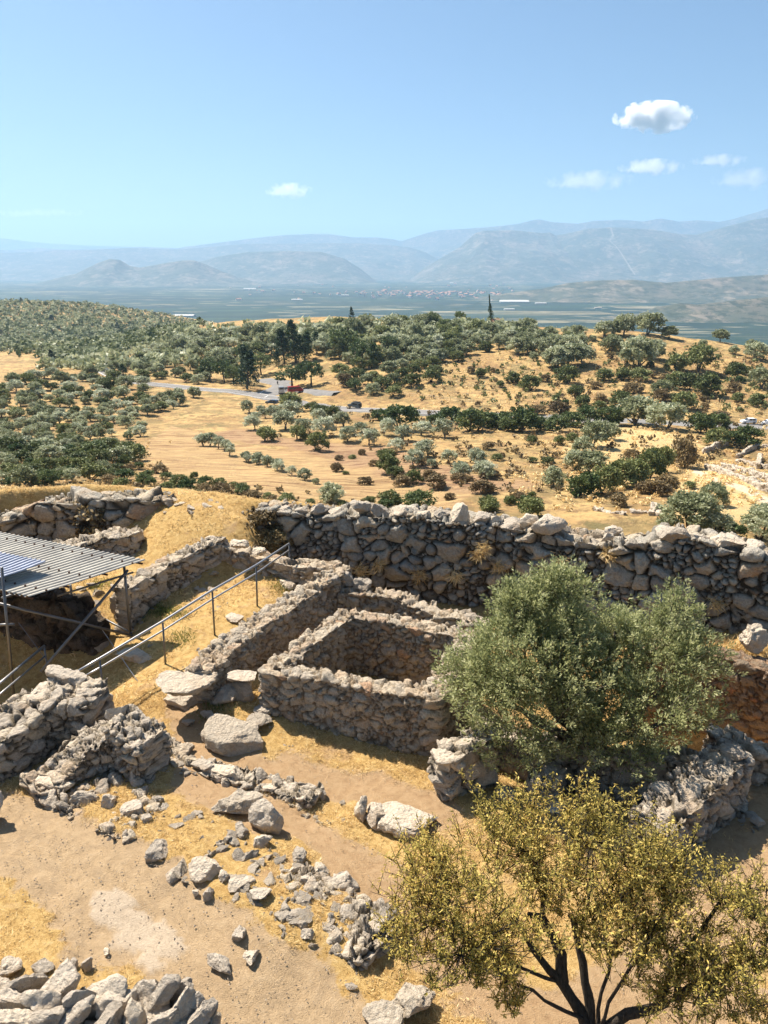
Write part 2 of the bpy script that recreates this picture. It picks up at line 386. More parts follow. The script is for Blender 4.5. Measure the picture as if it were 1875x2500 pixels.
t.color(c); t.bump(t.math('ADD', n2, t.math('ADD', t.math('MULTIPLY', n3, .8), t.math('MULTIPLY', straw, .3))), .9, .06)
gr = obj('ground', gme, t.m); tag(gr, kind='structure')

# ---- hillside and valley
uu = np.linspace(-1.15, 1.15, 520); yy = np.concatenate([np.linspace(28, 90, 30), np.geomspace(92, 520, 420), np.geomspace(523, 2300, 190)])
U, Y = np.meshgrid(uu, yy, indexing='ij'); X = U*(Y+25); Z = z_mid(X, Y)
fieldA = hits([(350,1190),(330,1100),(420,1040),(600,1085),(760,1110),(1000,1150),(1190,1190),(1100,1240),(900,1235),(640,1215)])
fieldB = hits([(600,1085),(640,1075),(900,1120),(1190,1195),(1000,1180),(800,1130)])
fA = inpoly(X, Y, fieldA)*1.0
fB = 1-ss(4, 9, dpoly(X, Y, hits([(560,1062),(700,1080),(880,1110),(1010,1150),(1180,1185)]))+fbm2(X, Y, 9, 3, 41)*4)
straw_m = np.maximum(inpoly(X, Y, hits([(1370,1090),(1480,1040),(1650,1060),(1720,1090),(1560,1140),(1420,1150)])), inpoly(X, Y, hits([(1650,1190),(1720,1140),(1875,1210),(1875,1280),(1650,1260)])))*1.0
dtrack = dpoly(X, Y, hits([(1690,1148),(1760,1175),(1830,1200),(1900,1235)])); tr = 1-ss(.9, 1.5, dtrack)
hme = mesh('hillside', np.stack([X, Y, Z], -1).reshape(-1, 3), grid_faces(len(uu), len(yy))[:, ::-1],
           {'field': fA.ravel(), 'plough': fB.ravel(), 'straw': straw_m.ravel(), 'track': tr.ravel()})
t = NT('dry_hillside'); v = t.coord()
n1 = t.noise(.045, 6, .65, v, .4); n2 = t.noise(.35, 6, .7, v); n3 = t.noise(1.6, 5, .75, v); n5 = t.noise(.012, 4, .6, v)
c = t.ramp(n1, [(.25, (.22, .13, .06)), (.42, (.38, .24, .10)), (.52, (.52, .36, .15)), (.6, (.42, .27, .115)), (.75, (.24, .15, .08))])
c = t.mix(t.rmp(n2, .49, .60, 0, .85), c, (.22, .135, .065)); c = t.mix(t.rmp(n2, .42, .3, 0, .5), c, (.56, .41, .20))
c = t.mix(t.rmp(n3, .56, .7, 0, .6), c, (.13, .105, .05)); c = t.mix(t.rmp(n3, .40, .28, 0, .4), c, (.54, .41, .23))
c = t.mix(t.math('MULTIPLY', t.rmp(t.noise(.09, 6, .75, v), .50, .58), .7), c, (.20, .15, .065)); c = t.mix(t.math('MULTIPLY', t.rmp(t.noise(.16, 6, .75, v, .5), .55, .62), .6), c, (.13, .125, .05))
mp = t.n('Mapping'); mp.inputs['Rotation'].default_value = (0, 0, radians(35)); mp.inputs['Scale'].default_value = (.05, .8, 1); t.l(v, mp.inputs[0])
st = t.noise(1., 4, .6, mp.outputs[0], .3)
fld = t.ramp(st, [(.36, (.22, .12, .06)), (.46, (.40, .26, .125)), (.54, (.54, .38, .18)), (.64, (.30, .18, .09))])
fld = t.mix(t.rmp(n3, .5, .7, 0, .4), fld, (.30, .19, .10))
c = t.mix(t.math('MULTIPLY', t.attr('field'), .85), c, fld)
c = t.mix(t.attr('plough'), c, t.mix(t.rmp(n2, .45, .6, 0, .5), t.ramp(st, [(.38, (.20, .11, .06)), (.6, (.38, .24, .13))]), (.45, .31, .16)))
c = t.mix(t.math('MULTIPLY', t.attr('straw'), .7), c, t.ramp(n2, [(.3, (.55, .40, .18)), (.6, (.66, .50, .25))]))
c = t.mix(t.attr('track'), c, (.62, .50, .36))
t.color(c); t.bump(t.math('ADD', n2, n3), 1., .5)
hl = obj('hillside', hme, t.m); tag(hl, kind='structure')

# ---- plain
me = mesh('plain', [(-27000, 1000, PLAIN), (27000, 1000, PLAIN), (27000, 27000, PLAIN), (-27000, 27000, PLAIN), (-27000, -2000, PLAIN), (27000, -2000, PLAIN)], [(0, 1, 2, 3), (4, 5, 1, 0)], smooth=False)
t = NT('orchard_plain'); v = t.coord()
mp = t.n('Mapping'); mp.inputs['Rotation'].default_value = (0, 0, .25); mp.inputs['Scale'].default_value = (.0016, .0034, 1); t.l(v, mp.inputs[0])
cellc = t.voro(1., mp.outputs[0], out='Color'); sp = t.n('SeparateColor'); t.l(cellc, sp.inputs[0])
mp2 = t.n('Mapping'); mp2.inputs['Rotation'].default_value = (0, 0, -.15); mp2.inputs['Scale'].default_value = (.004, .010, 1); t.l(v, mp2.inputs[0])
cell2 = t.voro(1., mp2.outputs[0], out='Color'); sp2 = t.n('SeparateColor'); t.l(cell2, sp2.inputs[0])
c = t.ramp(sp.outputs[0], [(0, (.004, .022, .018)), (.5, (.008, .034, .022)), (.74, (.02, .055, .03)), (.88, (.06, .10, .05)), (.96, (.34, .28, .17))], 'CONSTANT')
c2 = t.ramp(sp2.outputs[0], [(0, (.003, .018, .015)), (.55, (.010, .036, .022)), (.84, (.05, .08, .04)), (.93, (.40, .34, .22)), (.96, (.01, .03, .015))], 'CONSTANT')
c = t.mix(.5, c, c2)
c = t.mix(t.rmp(t.noise(.03, 4, .7, v), .45, .65, 0, .5), c, (.012, .03, .014))
mp3 = t.n('Mapping'); mp3.inputs['Rotation'].default_value = (0, 0, .1); mp3.inputs['Scale'].default_value = (.009, .022, 1); t.l(v, mp3.inputs[0])
sp3 = t.n('SeparateColor'); t.l(t.voro(1., mp3.outputs[0], out='Color'), sp3.inputs[0])
c = t.mix(t.rmp(sp3.outputs[0], .90, .93, 0, .7), c, (.30, .26, .17)); c = t.mix(t.rmp(sp3.outputs[1], .7, .75, 0, .7), c, (.008, .028, .016))
far = t.rmp(t.noise(.0004, 3, .6, v), .48, .62)
c = t.mix(t.math('MULTIPLY', far, .2), c, (.07, .09, .06))
t.color(c)
pl = obj('plain', me, t.m); tag(pl, kind='structure')

# ---- mountains: ridge profile traced as crest heights, each range a solid land form at its own distance
mt = NT('mountain_scrub'); v = mt.coord(); a1 = mt.noise(.0012, 6, .7, v); a2 = mt.noise(.006, 5, .7, v)
c = mt.ramp(a1, [(.25, (.03, .05, .035)), (.5, (.07, .08, .055)), (.7, (.16, .13, .10))]); c = mt.mix(mt.rmp(a2, .54, .7, 0, .55), c, (.24, .19, .15))
c = mt.mix(mt.rmp(mt.noise(.0045, 6, .75, v, .5), .52, .60, 0, .6), c, (.26, .21, .16)); c = mt.mix(mt.rmp(mt.noise(.016, 5, .75, v), .50, .57, 0, .75), c, (.02, .035, .02)); c = mt.mix(mt.attr('track'), c, (.27, .235, .19)); mt.color(c)
def mountain(name, prof, D, depth, seed, nu=260, nv=60, track=None, rough=.10, skew=.5):
    pts = [PD(px, py, D) for px, py in prof]; xs = np.array([p[0] for p in pts]); zs = np.array([p[2] for p in pts])
    ext = (xs[-1]-xs[0])*.12+500
    xs = np.concatenate([[xs[0]-ext], xs, [xs[-1]+ext]])
    zs = np.concatenate([[zs[0] if prof[0][0] < 5 else PLAIN-30], zs, [zs[-1] if prof[-1][0] > 1870 else PLAIN-30]])
    u = np.linspace(xs[0], xs[-1], nu); w = np.linspace(-1, 1, nv); X, Wt = np.meshgrid(u, w, indexing='ij')
    base = PLAIN-25; H = np.interp(X, xs, zs)-base
    prof_w = np.where(Wt < 0, (1+Wt), (1-Wt)); prof_w = np.clip(prof_w, 0, 1)**1.15
    nz = fbm2(X, Wt*depth, 1700, 5, seed); rid = 1-np.abs(fbm2(X, Wt*depth*.5, 900, 4, seed+3))*1.4
    Z = base+H*prof_w*(1-rough*1.3*(1-rid)*(1-prof_w)*2.2)+nz*H*rough*(prof_w*(1-prof_w)*3.2)
    Yw = D+Wt*depth+fbm2(X, Wt*0+seed, 2500, 3, seed+7)*depth*.22*(1-np.abs(Wt)*.5)
    at = np.zeros(X.shape)
    if track:
        d_ = CT*Yw-ST*(Z-CH); ipy = 1250-(ST*Yw+CT*(Z-CH))/d_*FPX; ipx = 937.5+X/d_*FPX   # where the scar runs, followed down the slope
        at = (1-ss(.5, 1.9, np.abs(ipx-np.interp(ipy, *track))))*(Wt < 0)*(ipy < 672)
    o = obj(name, mesh(name, np.stack([X, Yw, Z], -1).reshape(-1, 3), grid_faces(nu, nv)[:, ::-1], {'track': at.ravel()}), mt.m)
    return tag(o, kind='structure')
tz = [PD(a, b, 12500) for a, b in ((1542,655),(1530,640),(1515,620),(1500,600),(1488,588),(1498,575),(1490,553))]
mountain('mountain', [(900,690),(960,686),(1000,680),(1030,655),(1060,637),(1120,602),(1160,568),(1180,562),(1250,560),(1330,567),(1345,565),(1362,573),(1400,566),(1440,556),(1490,553),(1560,557),(1600,560),(1660,570),(1700,572),(1740,560),(1780,548),(1830,535),(1875,528),(1990,500)], 12500, 2500, 3, 900, 120,
         track=(np.array([553, 575, 588, 600, 620, 640, 675]), np.array([1490, 1497, 1488, 1503, 1518, 1530, 1553])))
mountain('mountain', [(300,690),(420,655),(520,625),(600,612),(700,610),(780,612),(840,630),(880,655),(905,676),(925,690)], 11200, 1500, 13)
mountain('mountain', [(0,615),(60,612),(130,606),(190,608),(300,602),(420,606),(500,600),(600,591),(700,590),(800,590),(870,590),(960,595),(1000,600),(1040,612),(1075,632),(1100,660)], 14500, 2600, 23)
mountain('mountain', [(380,620),(460,602),(530,592),(600,582),(650,575),(700,570),(760,566),(800,566),(860,575),(920,575),(960,580),(980,585),(1040,565),(1070,558),(1150,555),(1200,552),(1260,545),(1290,537),(1310,533),(1340,540),(1400,545),(1440,538),(1500,536),(1560,540),(1600,532),(1650,538),(1700,534),(1760,538),(1800,530),(1850,515),(1880,505),(1960,500)], 17500, 2600, 33)
mountain('mountain', [(0,608),(70,602),(140,607),(250,604),(330,600),(430,604),(540,606),(640,600),(760,605)], 17000, 2400, 53)
mountain('mountain', [(0,580),(30,582),(70,588),(110,592),(150,594),(220,598),(300,600),(450,608),(560,615)], 24500, 1500, 43)
mountain('mountain', [(90,692),(140,678),(180,668),(200,658),(235,640),(262,630),(285,632),(310,648),(335,652),(360,648),(400,640),(440,634),(470,634),(500,645),(540,662),(580,676),(640,692)], 9300, 900, 63, 240, 60)
mountain('hill', [(1330,705),(1400,690),(1470,684),(1560,682),(1640,690),(1700,684),(1780,676),(1875,670),(1990,660)], 5200, 900, 73, 240, 60, rough=.2)
mountain('hill', [(1560,765),(1600,748),(1660,738),(1700,742),(1760,735),(1820,728),(1875,722),(1990,718)], 3300, 420, 83, 240, 60, rough=.2)

# ---- haze box
HB = (-27500, 27500, -2500, 27500, PLAIN-14-60, 1420)
hb = MB(); hb.box(*HB)
hz = bpy.data.materials.new('haze'); hz.use_nodes = True; hz.node_tree.nodes.remove(hz.node_tree.nodes['Principled BSDF'])
vv = hz.node_tree.nodes.new('ShaderNodeVolumePrincipled'); vv.inputs['Color'].default_value = (.46, .71, 1.0, 1)
vv.inputs['Density'].default_value = 6.6e-5; vv.inputs['Anisotropy'].default_value = 0.2
hz.node_tree.links.new(vv.outputs[0], hz.node_tree.nodes['Material Output'].inputs['Volume'])
hzo = hb.build('haze', hz); tag(hzo, kind='stuff')

# ---- clouds (bodies of vapour beyond and above the haze)
def cloud(label, px, py, wpx, hpx, D, dens, seed, soft=.5):
    c = PD(px, py, D); s = D/FPX*1.0
    ra, rb, rc = wpx/2*s, hpx/2*s*1.2, hpx/2*s
    mb = MB(); n = 0
    me = bpy.data.meshes.new('cloud'); import bmesh
    bm = bmesh.new(); bmesh.ops.create_icosphere(bm, subdivisions=3, radius=1.0)
    for q in bm.verts: q.co = mathutils.Vector((q.co.x*ra*1.15, q.co.y*rb*1.15, q.co.z*rc*1.15))
    bm.to_mesh(me); bm.free()
    m = bpy.data.materials.new('cloud_vapour'); m.use_nodes = True; nt = m.node_tree; nt.nodes.remove(nt.nodes['Principled BSDF'])
    N = nt.nodes.new; L = nt.links.new
    tc = N('ShaderNodeTexCoord'); mp = N('ShaderNodeMapping'); mp.inputs['Scale'].default_value = (1/ra, 1/rb, 1/rc); L(tc.outputs['Object'], mp.inputs[0])
    ln = N('ShaderNodeVectorMath'); ln.operation = 'LENGTH'; L(mp.outputs[0], ln.inputs[0])
    no = N('ShaderNodeTexNoise'); no.noise_dimensions = '4D'; no.inputs['W'].default_value = seed*3.1; no.inputs['Detail'].default_value = 6; no.inputs['Roughness'].default_value = .62
    no.inputs['Scale'].default_value = (1.0 if rc/ra > .3 else .75)/rc; L(tc.outputs['Object'], no.inputs['Vector'])
    sb = N('ShaderNodeMath'); sb.operation = 'SUBTRACT'; L(no.outputs[0], sb.inputs[0]); sb.inputs[1].default_value = .5
    ad = N('ShaderNodeMath'); ad.operation = 'MULTIPLY_ADD'; L(sb.outputs[0], ad.inputs[0]); ad.inputs[1].default_value = -4.2; L(ln.outputs['Value'], ad.inputs[2])
    rg = N('ShaderNodeMapRange'); rg.inputs[1].default_value = 1.0; rg.inputs[2].default_value = 1.0-soft; rg.inputs[3].default_value = 0; rg.inputs[4].default_value = dens/rc; L(ad.outputs[0], rg.inputs[0])
    pv = N('ShaderNodeVolumePrincipled'); pv.inputs['Color'].default_value = (1, 1, 1, 1); pv.inputs['Anisotropy'].default_value = .6; L(rg.outputs[0], pv.inputs['Density'])
    pv.inputs['Emission Strength'].default_value = 0
    L(pv.outputs[0], nt.nodes['Material Output'].inputs['Volume'])
    try: m.cycles.volume_step_rate = 1
    except Exception: pass
    o = obj('cloud', me, m, loc=c); tag(o, label, 'cloud', 'small fair weather clouds')
CL = [('largest and brightest puffy white cloud, high in the right of the sky', 1598, 286, 166, 60, 21000, 7, 1, .4),
 ('thin elongated white cloud right of centre, lower than the large puffy one', 1590, 408, 140, 34, 27500, 1.6, 2, .8),
 ('faint ragged cloud streak left of and below the thin elongated one', 1440, 442, 190, 42, 28500, 1.0, 3, .9),
 ('small thin cloud near the right edge below the large puffy cloud', 1757, 392, 120, 26, 27000, 1.0, 4, .9),
 ('faint cloud bank cut by the right edge of the picture', 1830, 437, 160, 44, 28500, .8, 5, .9),
 ('small wispy white cloud alone above the middle mountains', 705, 466, 100, 32, 29500, 1.6, 6, .8),
 ('long pale cloud streak low above the left horizon', 90, 520, 230, 18, 36000, .3, 7, .9)]
for c in CL: cloud(*c)

# ------------------------------------------------------------------ masonry
def resample(pts, res, closed=False):
    pts = [np.array(p, float) for p in pts]
    if closed: pts = pts+[pts[0]]
    out = [];
    for a, b in zip(pts[:-1], pts[1:]):
        n = max(1, int(round(np.linalg.norm(b[:2]-a[:2])/res)))
        out += [a+(b-a)*k/n for k in range(n)]
    if not closed: out.append(pts[-1])
    return np.array(out)
def wall(name, label, cat, pts, th, size, mat, res=.05, depth=.07, seed=0, closed=False, jag=.12, tilt=.22, bulge=.06, small=.3, group=None, off=.06, wv=.35, batter=.0, tex=.032, jw=.10, parent=None):
    """pts: (x, y, z_bottom, z_top) along the centre line; a solid wall whose skin is broken into stones"""
    c = resample(pts, res, closed); n = len(c)
    if closed: tg = np.roll(c[:, :2], -1, 0)-np.roll(c[:, :2], 1, 0)
    else: tg = np.gradient(c[:, :2], axis=0)
    k = 5; 
    for _ in range(3):
        if closed: tg = (np.roll(tg, 1, 0)+tg+np.roll(tg, -1, 0))/3
        else: tg[1:-1] = (tg[:-2]+tg[1:-1]+tg[2:])/3
    tg /= np.linalg.norm(tg, axis=1)[:, None]; hw = np.full(n, th/2)
    if not closed:   # squared-off rounded ends
        m = max(3, int(th/2/res)); a = np.linspace(0, 1, m+1)[1:]
        e0 = c[0]-np.concatenate([tg[0], [0, 0]])*th*.5*a[:, None]*.55; e1 = c[-1]+np.concatenate([tg[-1], [0, 0]])*th*.5*a[:, None]*.55
        wf = (1-a**5)**.5*th/2
        c = np.concatenate([e0[::-1], c, e1]); tg = np.concatenate([np.repeat(tg[:1], m, 0), tg, np.repeat(tg[-1:], m, 0)]); hw = np.concatenate([wf[::-1], hw, wf]); n = len(c)
    nr = np.stack([-tg[:, 1], tg[:, 0]], 1)
    H = c[:, 3]-c[:, 2]; nh = max(3, int(H.max()/res)); nt = max(3, int(th/res))
    hh = np.linspace(0, 1, nh+1); tt = np.linspace(1, -1, nt+1)[1:-1]
    prof_u = np.concatenate([np.ones(nh+1), tt, -np.ones(nh+1)]); prof_v = np.concatenate([hh, np.ones(nt-1), hh[::-1]])
    jz = fbm2(c[:, 0], c[:, 1], size[0]*2.2, 3, seed+50)*jag
    top = c[:, 3]+jz
    zz = c[:, 2][:, None]+(top-c[:, 2])[:, None]*prof_v[None]
    bat = 1+batter*(1-prof_v)[None]
    X = c[:, 0][:, None]+nr[:, 0][:, None]*hw[:, None]*prof_u[None]*bat; Y = c[:, 1][:, None]+nr[:, 1][:, None]*hw[:, None]*prof_u[None]*bat
    Vv = np.stack([X, Y, zz], -1)
    # normals of the plain skin, from the grid, smoothed round the arrises
    du = (np.roll(Vv, -1, 0)-np.roll(Vv, 1, 0)); 
    if not closed: du[0] = Vv[1]-Vv[0]; du[-1] = Vv[-1]-Vv[-2]
    dv = np.gradient(Vv, axis=1); N = -np.cross(du, dv)
    if not closed:
        kk = max(3, int(th/2/res)); 
        for q, sgn in ((slice(0, kk), -1), (slice(n-kk, n), 1)):
            aa = np.linspace(0, 1, kk)**2; aa = aa[::-1] if sgn < 0 else aa
            nn = N[q]/(np.linalg.norm(N[q], axis=2)[..., None]+1e-9)
            N[q] = nn+np.concatenate([tg[q]*sgn, np.zeros((kk, 1))], 1)[:, None]*aa[:, None, None]*1.5*(1-.5*(prof_v > .98))[None, :, None]
    N /= (np.linalg.norm(N, axis=2)[..., None]+1e-9)
    for _ in range(2): N[:, 1:-1] = (N[:, :-2]+N[:, 1:-1]+N[:, 2:])/3
    N /= (np.linalg.norm(N, axis=2)[..., None]+1e-9)
    p = Vv.reshape(-1, 3); Nf = N.reshape(-1, 3)
    # rotate into the wall's main direction so stones lie along it
    d0 = np.array(pts[-1 if not closed else 1][:2])-np.array(pts[0][:2]); an = math.atan2(d0[1], d0[0]); ca, sa = cos(an), sin(an)
    q = np.stack([p[:, 0]*ca+p[:, 1]*sa, -p[:, 0]*sa+p[:, 1]*ca, p[:, 2]], 1)
    wq = q+np.stack([fbm(q/(size[0]*.9), 2, seed+60+i) for i in range(3)], 1)*size[0]*.12
    F1, F2, ID, C = worley(wq, size, seed, wv=wv)
    g1, g2, jd, Cc = worley(wq, tuple(x*.42 for x in size), seed+9, wv=.3)
    sm = _h((ID*99991).astype(np.int64), np.zeros(len(q), np.int64), np.zeros(len(q), np.int64), seed+5) < small
    d = F2-F1; d2 = np.minimum((g2-g1)*.8, d+.04); d = np.where(sm, d2, d)
    chink = (~sm) & (F2-F1 < .13) & ((g2-g1) > .12) & (_h((jd*77777).astype(np.int64), np.zeros(len(q), np.int64), np.zeros(len(q), np.int64), seed+6) < .35)
    sid = np.where(sm | chink, jd, ID); C = np.where(sm[:, None], Cc*.42, C)
    e = ss(0, jw, d); e = np.where(chink, .75*ss(.05, .3, g2-g1), e)
    r1 = np.stack([(sid*k) % 1-.5 for k in (71.3, 37.7, 91.1)], 1); r0 = (sid*53.9) % 1-.5
    dirn = (C*r1).sum(1)*2
    topm = np.clip(Nf[:, 2], 0, 1)
    h = -depth*(1-e)+bulge*np.minimum(d, .7)*e*(1.2-topm*.5)+(r0*off*2+dirn*tilt*size[2]*1.3)*e*(1+topm*.5)+fbm(q*3.3/size[2]*.35, 4, seed+30)*tex+fbm(q*15, 3, seed+31, .6)*tex*.5
    # chipped facets
    fc = np.abs(fbm(q*1.5/size[2]*.5, 2, seed+77)); h -= fc*tex*.8
    Vn = p+Nf*h[:, None]
    F = grid_faces(n, Vv.shape[1])
    if closed:
        m = Vv.shape[1]; j = np.arange(m-1); F = np.concatenate([F, np.stack([(n-1)*m+j, j, j+1, (n-1)*m+j+1], 1)])
    jt = np.where(chink, .3, d*1.0)
    me = mesh(name, Vn, F, {'sid': sid, 'jt': jt}, smooth=True)
    o = obj(name, me, mat, parent)
    if label: tag(o, label, cat, group, 'thing')
    return o

# ---- rocks
def ico(sub):
    import bmesh
    bm = bmesh.new(); bmesh.ops.create_icosphere(bm, subdivisions=sub, radius=1.0)
    V = np.array([v.co[:] for v in bm.verts]); F = np.array([[v.index for v in f.verts] for f in bm.faces]); bm.free(); return V, F
ICO = {k: ico(k) for k in (2, 3, 4, 5)}
def rock_mesh(dim, seed, sub=4, cuts=13, cut=(.42, .85), rough=.05, flat=False):
    V, F = ICO[sub]; V = V.copy(); r = np.random.default_rng(seed)
    V = np.sign(V)*np.abs(V)**(.8)
    for _ in range(cuts):
        nn = r.normal(size=3); nn /= np.linalg.norm(nn); dd = r.uniform(*cut)
        s = V@nn-dd; V = V-np.maximum(0, s)[:, None]*nn*.96
    if flat:
        s = V[:, 2]-.5; V[:, 2] -= np.maximum(0, s)*.93
    V = V*np.array(dim)/2*1.22
    nv = V/(np.linalg.norm(V, axis=1)[:, None]+1e-9); L = max(dim)
    V = V+nv*(fbm(V/L*3.1+seed, 4, seed)*rough*L+fbm(V/L*11+seed, 3, seed+5)*rough*.55*L+np.abs(fbm(V/L*5+seed, 2, seed+8))*rough*-.7*L)[:, None]
    me = mesh('rock', V, F, smooth=True)
    try: me.set_sharp_from_angle(angle=radians(38))
    except Exception: pass
    return me
def rock(name, label, px, py, w, z=None, hr=.6, dr=.8, seed=1, mat='rock', sub=4, rz=0, tilt=(0, 0), cat='rock', group=None, flat=False, sink=.25, parent=None, rough=.06, D=None, cuts=13):
    """px, py: centre of the rock in the photo; w: its width there in pixels"""
    if D is not None: c = PD(px, py, D)
    else:
        zz = z if z is not None else 0
        for _ in range(3):
            c = P(px, py, zz)
            if z is None: zz = float(z_near(np.array([c[0]]), np.array([c[1]]))[0])+.12*w/100
    dist = math.dist(c, (0, 0, CH)); m = w/FPX*dist
    me = rock_mesh((m, m*dr, m*hr), seed, sub, flat=flat, rough=rough, cuts=cuts)
    o = obj(name, me, M[mat], parent)
    cz = c[2] if D is not None or z is not None else float(z_near(np.array([c[0]]), np.array([c[1]]))[0])+m*hr*(.5-sink)
    o.location = (c[0], c[1], cz); o.rotation_euler = (tilt[0], tilt[1], rz)
    if label: tag(o, label, cat, group)
    return o

# ---- the cyclopean wall at the back
HA = [(-3.6, 24.6), (3.8, 22.55), (9.6, 19.35), (16, 16.1)]
def onH(px, py):
    for a, b in zip(HA[:-1], HA[1:]):
        q = PL(px, py, a, b)
        if q[0] <= b[0] or b is HA[-1]: return q
tops = [(655,1236),(760,1246),(900,1247),(1000,1247),(1110,1262),(1235,1272),(1370,1292),(1400,1306),(1520,1320),(1600,1312),(1650,1300),(1720,1308),(1790,1322),(1875,1345),(2100,1440)]
cpts = [(*onH(*q)[:2], -1.6 if q[0] < 1300 else -2.0, onH(*q)[2]-.12) for q in tops]
cpts = [(x, y+.55, a, b) for x, y, a, b in cpts]+[(24, 11.6, -2.0, 2.3)]
cyc = empty('cyclopean_wall'); tag(cyc, 'long high wall of huge grey boulders crossing the picture behind the olive tree', 'wall', kind='thing')
wall('stonework', None, None, cpts, 1.3, (.56, .56, .42), M['cyclo'], res=.038, depth=.15, seed=11, jag=.06, tilt=.2, bulge=.13, small=.34, off=.05, wv=.42, tex=.05, parent=cyc, jw=.16)
# the row of big top stones that show one by one: px, py, width, height ratio
tst = [(700,1245,40,.8),(735,1248,38,.8),(782,1243,42,.7),(822,1252,50,.6),(882,1238,52,.75),(930,1246,42,.9),(985,1250,66,.62),(1040,1260,40,.8),(1082,1257,38,.8),(1118,1260,50,1.1),(1170,1270,48,.7),(1206,1276,36,.9),(1247,1285,56,.8),(1290,1270,40,.7),
       (1338,1278,80,.5),(1450,1330,70,.45),(1482,1312,28,.9),(1535,1332,30,.8),(1635,1303,62,.65),(1698,1320,56,.8),(1772,1320,84,.42),(1838,1338,48,.9),(1290,1290,30,.8),(1585,1345,48,.9),(1865,1362,40,.8)]
for i, (px, py, w_, hr) in enumerate(tst):
    q = onH(px, py); rock('coping_stone', None, px, py, w_*1.0, D=q[1]+.25, hr=hr, dr=.85, seed=200+i, mat='rock', rz=.1*(i % 5-2), parent=cyc, rough=.045)
# ---- walls: (photo px of the top centre line, z top) -> world
def wp(lst, zb): return [(*P(px, py, z)[:2], (zb if np.isscalar(zb) else zb[i]), z) for i, (px, py, z) in enumerate(lst)]
wall('cyclopean_wall', 'low broken wall of big brownish boulders at the far left behind the metal roof', 'wall',
     wp([(-150,1275,1.7),(0,1262,1.75),(60,1240,1.85),(100,1218,2.15),(190,1218,2.2),(250,1205,2.4),(330,1210,2.35),(400,1214,2.2)], -.2), 1.1, (.85, .8, .5), M['cyclo'], res=.05, depth=.14, seed=21, jag=.14, tilt=.3, bulge=.12, small=.35, off=.09, tex=.05)
for i, (px, py, w_, hr) in enumerate([(110,1212,52,.5),(158,1222,36,.6),(200,1222,40,.6),(262,1196,50,.5),(283,1207,30,.9),(305,1210,36,.9),(345,1212,40,.6),(378,1213,34,.5),(50,1240,40,.6),(8,1250,40,.6)]):
    pass
wall('rubble_wall', 'long straight dry-stone wall running from the overhanging block to the boulder wall', 'wall',
     wp([(492,1625,1.05),(520,1600,1.08),(560,1568,1.15),(700,1468,1.3),(790,1410,1.4),(828,1385,1.45)], [-.3,-.3,-.3,-.4,-.5,-.5]), .72, (.30, .28, .18), M['tan'], res=.03, depth=.07, seed=31, jag=.05, group=None, tilt=.32, off=.04)
wall('rubble_wall', 'dry-stone wall with a big end boulder just right of the metal roof corner', 'wall',
     wp([(300,1432,1.38),(330,1412,1.4),(400,1372,1.5),(470,1338,1.6),(535,1312,1.7)], [-.1,-.1,.1,.3,.3]), .6, (.40, .36, .24), M['grey'], res=.04, depth=.08, seed=41, jag=.06, tilt=.3)
wall('rubble_wall', 'low wall of squared blocks at the top end of the handrail', 'wall',
     wp([(535,1318,1.6),(600,1345,1.35),(680,1362,1.3),(760,1372,1.35),(822,1372,1.35)], .1), .6, (.55, .45, .28), M['tan'], res=.04, depth=.08, seed=51, jag=.1, tilt=.2, small=.25)
enc = wall('stone_enclosure', 'square sunken stone enclosure with four walls and a dark hollow inside', 'enclosure',
     wp([(660,1626,1.22),(760,1640,1.2),(900,1668,1.15),(1060,1693,1.1),(1100,1625,1.15),(1150,1548,1.25),(1050,1530,1.25),(930,1505,1.3),(845,1494,1.35),(790,1535,1.32),(735,1570,1.28),(715,1600,1.1)], -1.4), .56, (.30, .30, .20), M['tan'], res=.03, depth=.07, seed=61, closed=True, jag=.05, tilt=.28, off=.045, batter=.0)
wall('rubble_wall', 'narrow outer rubble wall between the square enclosure and the foot of the boulder wall', 'wall',
     wp([(835,1440,.95),(900,1442,.95),(985,1452,.95),(1010,1470,.85),(1090,1492,.85),(1180,1515,.85)], -.9), .55, (.33, .33, .2), M['tan'], res=.04, depth=.07, seed=71, jag=.06)
wall('rubble_wall', 'small ruined dry-stone wall end behind the metal roof on the left', 'wall',
     wp([(150,1330,1.45),(200,1318,1.5),(250,1303,1.6),(328,1292,1.7)], .1), .8, (.40, .36, .22), M['grey'], res=.045, depth=.09, seed=81, jag=.12, tilt=.35)
wall('rubble_wall', 'retaining wall coloured dark as shade at the back of the pit under the metal roof', 'wall',
     wp([(-200,1420,1.25),(0,1432,1.2),(110,1446,1.2),(180,1458,1.1),(235,1515,.5)], -2.5), .7, (.5, .5, .35), M['dark'], res=.06, depth=.1, seed=181, jag=.1)  # shade under the roof is painted in through this wall's dark stone
wall('rubble_wall', 'thick ruined wall at the left edge below the short handrail, topped with tumbled slabs', 'wall',
     wp([(-120,1830,.8),(10,1772,.85),(75,1720,.95),(150,1690,1.05),(215,1700,1.0)], -.9), 1.15, (.40, .36, .22), M['grey'], res=.03, depth=.09, seed=91, jag=.12, tilt=.3, off=.05)
wall('rubble_wall', 'bent ruined wall stub with a rough triangular face just right of the left edge wall', 'wall',
     wp([(100,1905,.2),(190,1826,.55),(240,1788,.8),(290,1762,1.0),(355,1800,.85)], -.5), .9, (.28, .26, .16), M['grey'], res=.026, depth=.07, seed=101, jag=.12, tilt=.3, off=.045)
wall('rubble_wall', 'stub of thick wall between the enclosure corner and the olive tree', 'wall',
     wp([(1085,1850,.5),(1130,1820,.6),(1190,1780,.8)], -.6), .62, (.42, .40, .26), M['grey'], res=.035, depth=.08, seed=111, jag=.08, tilt=.3)
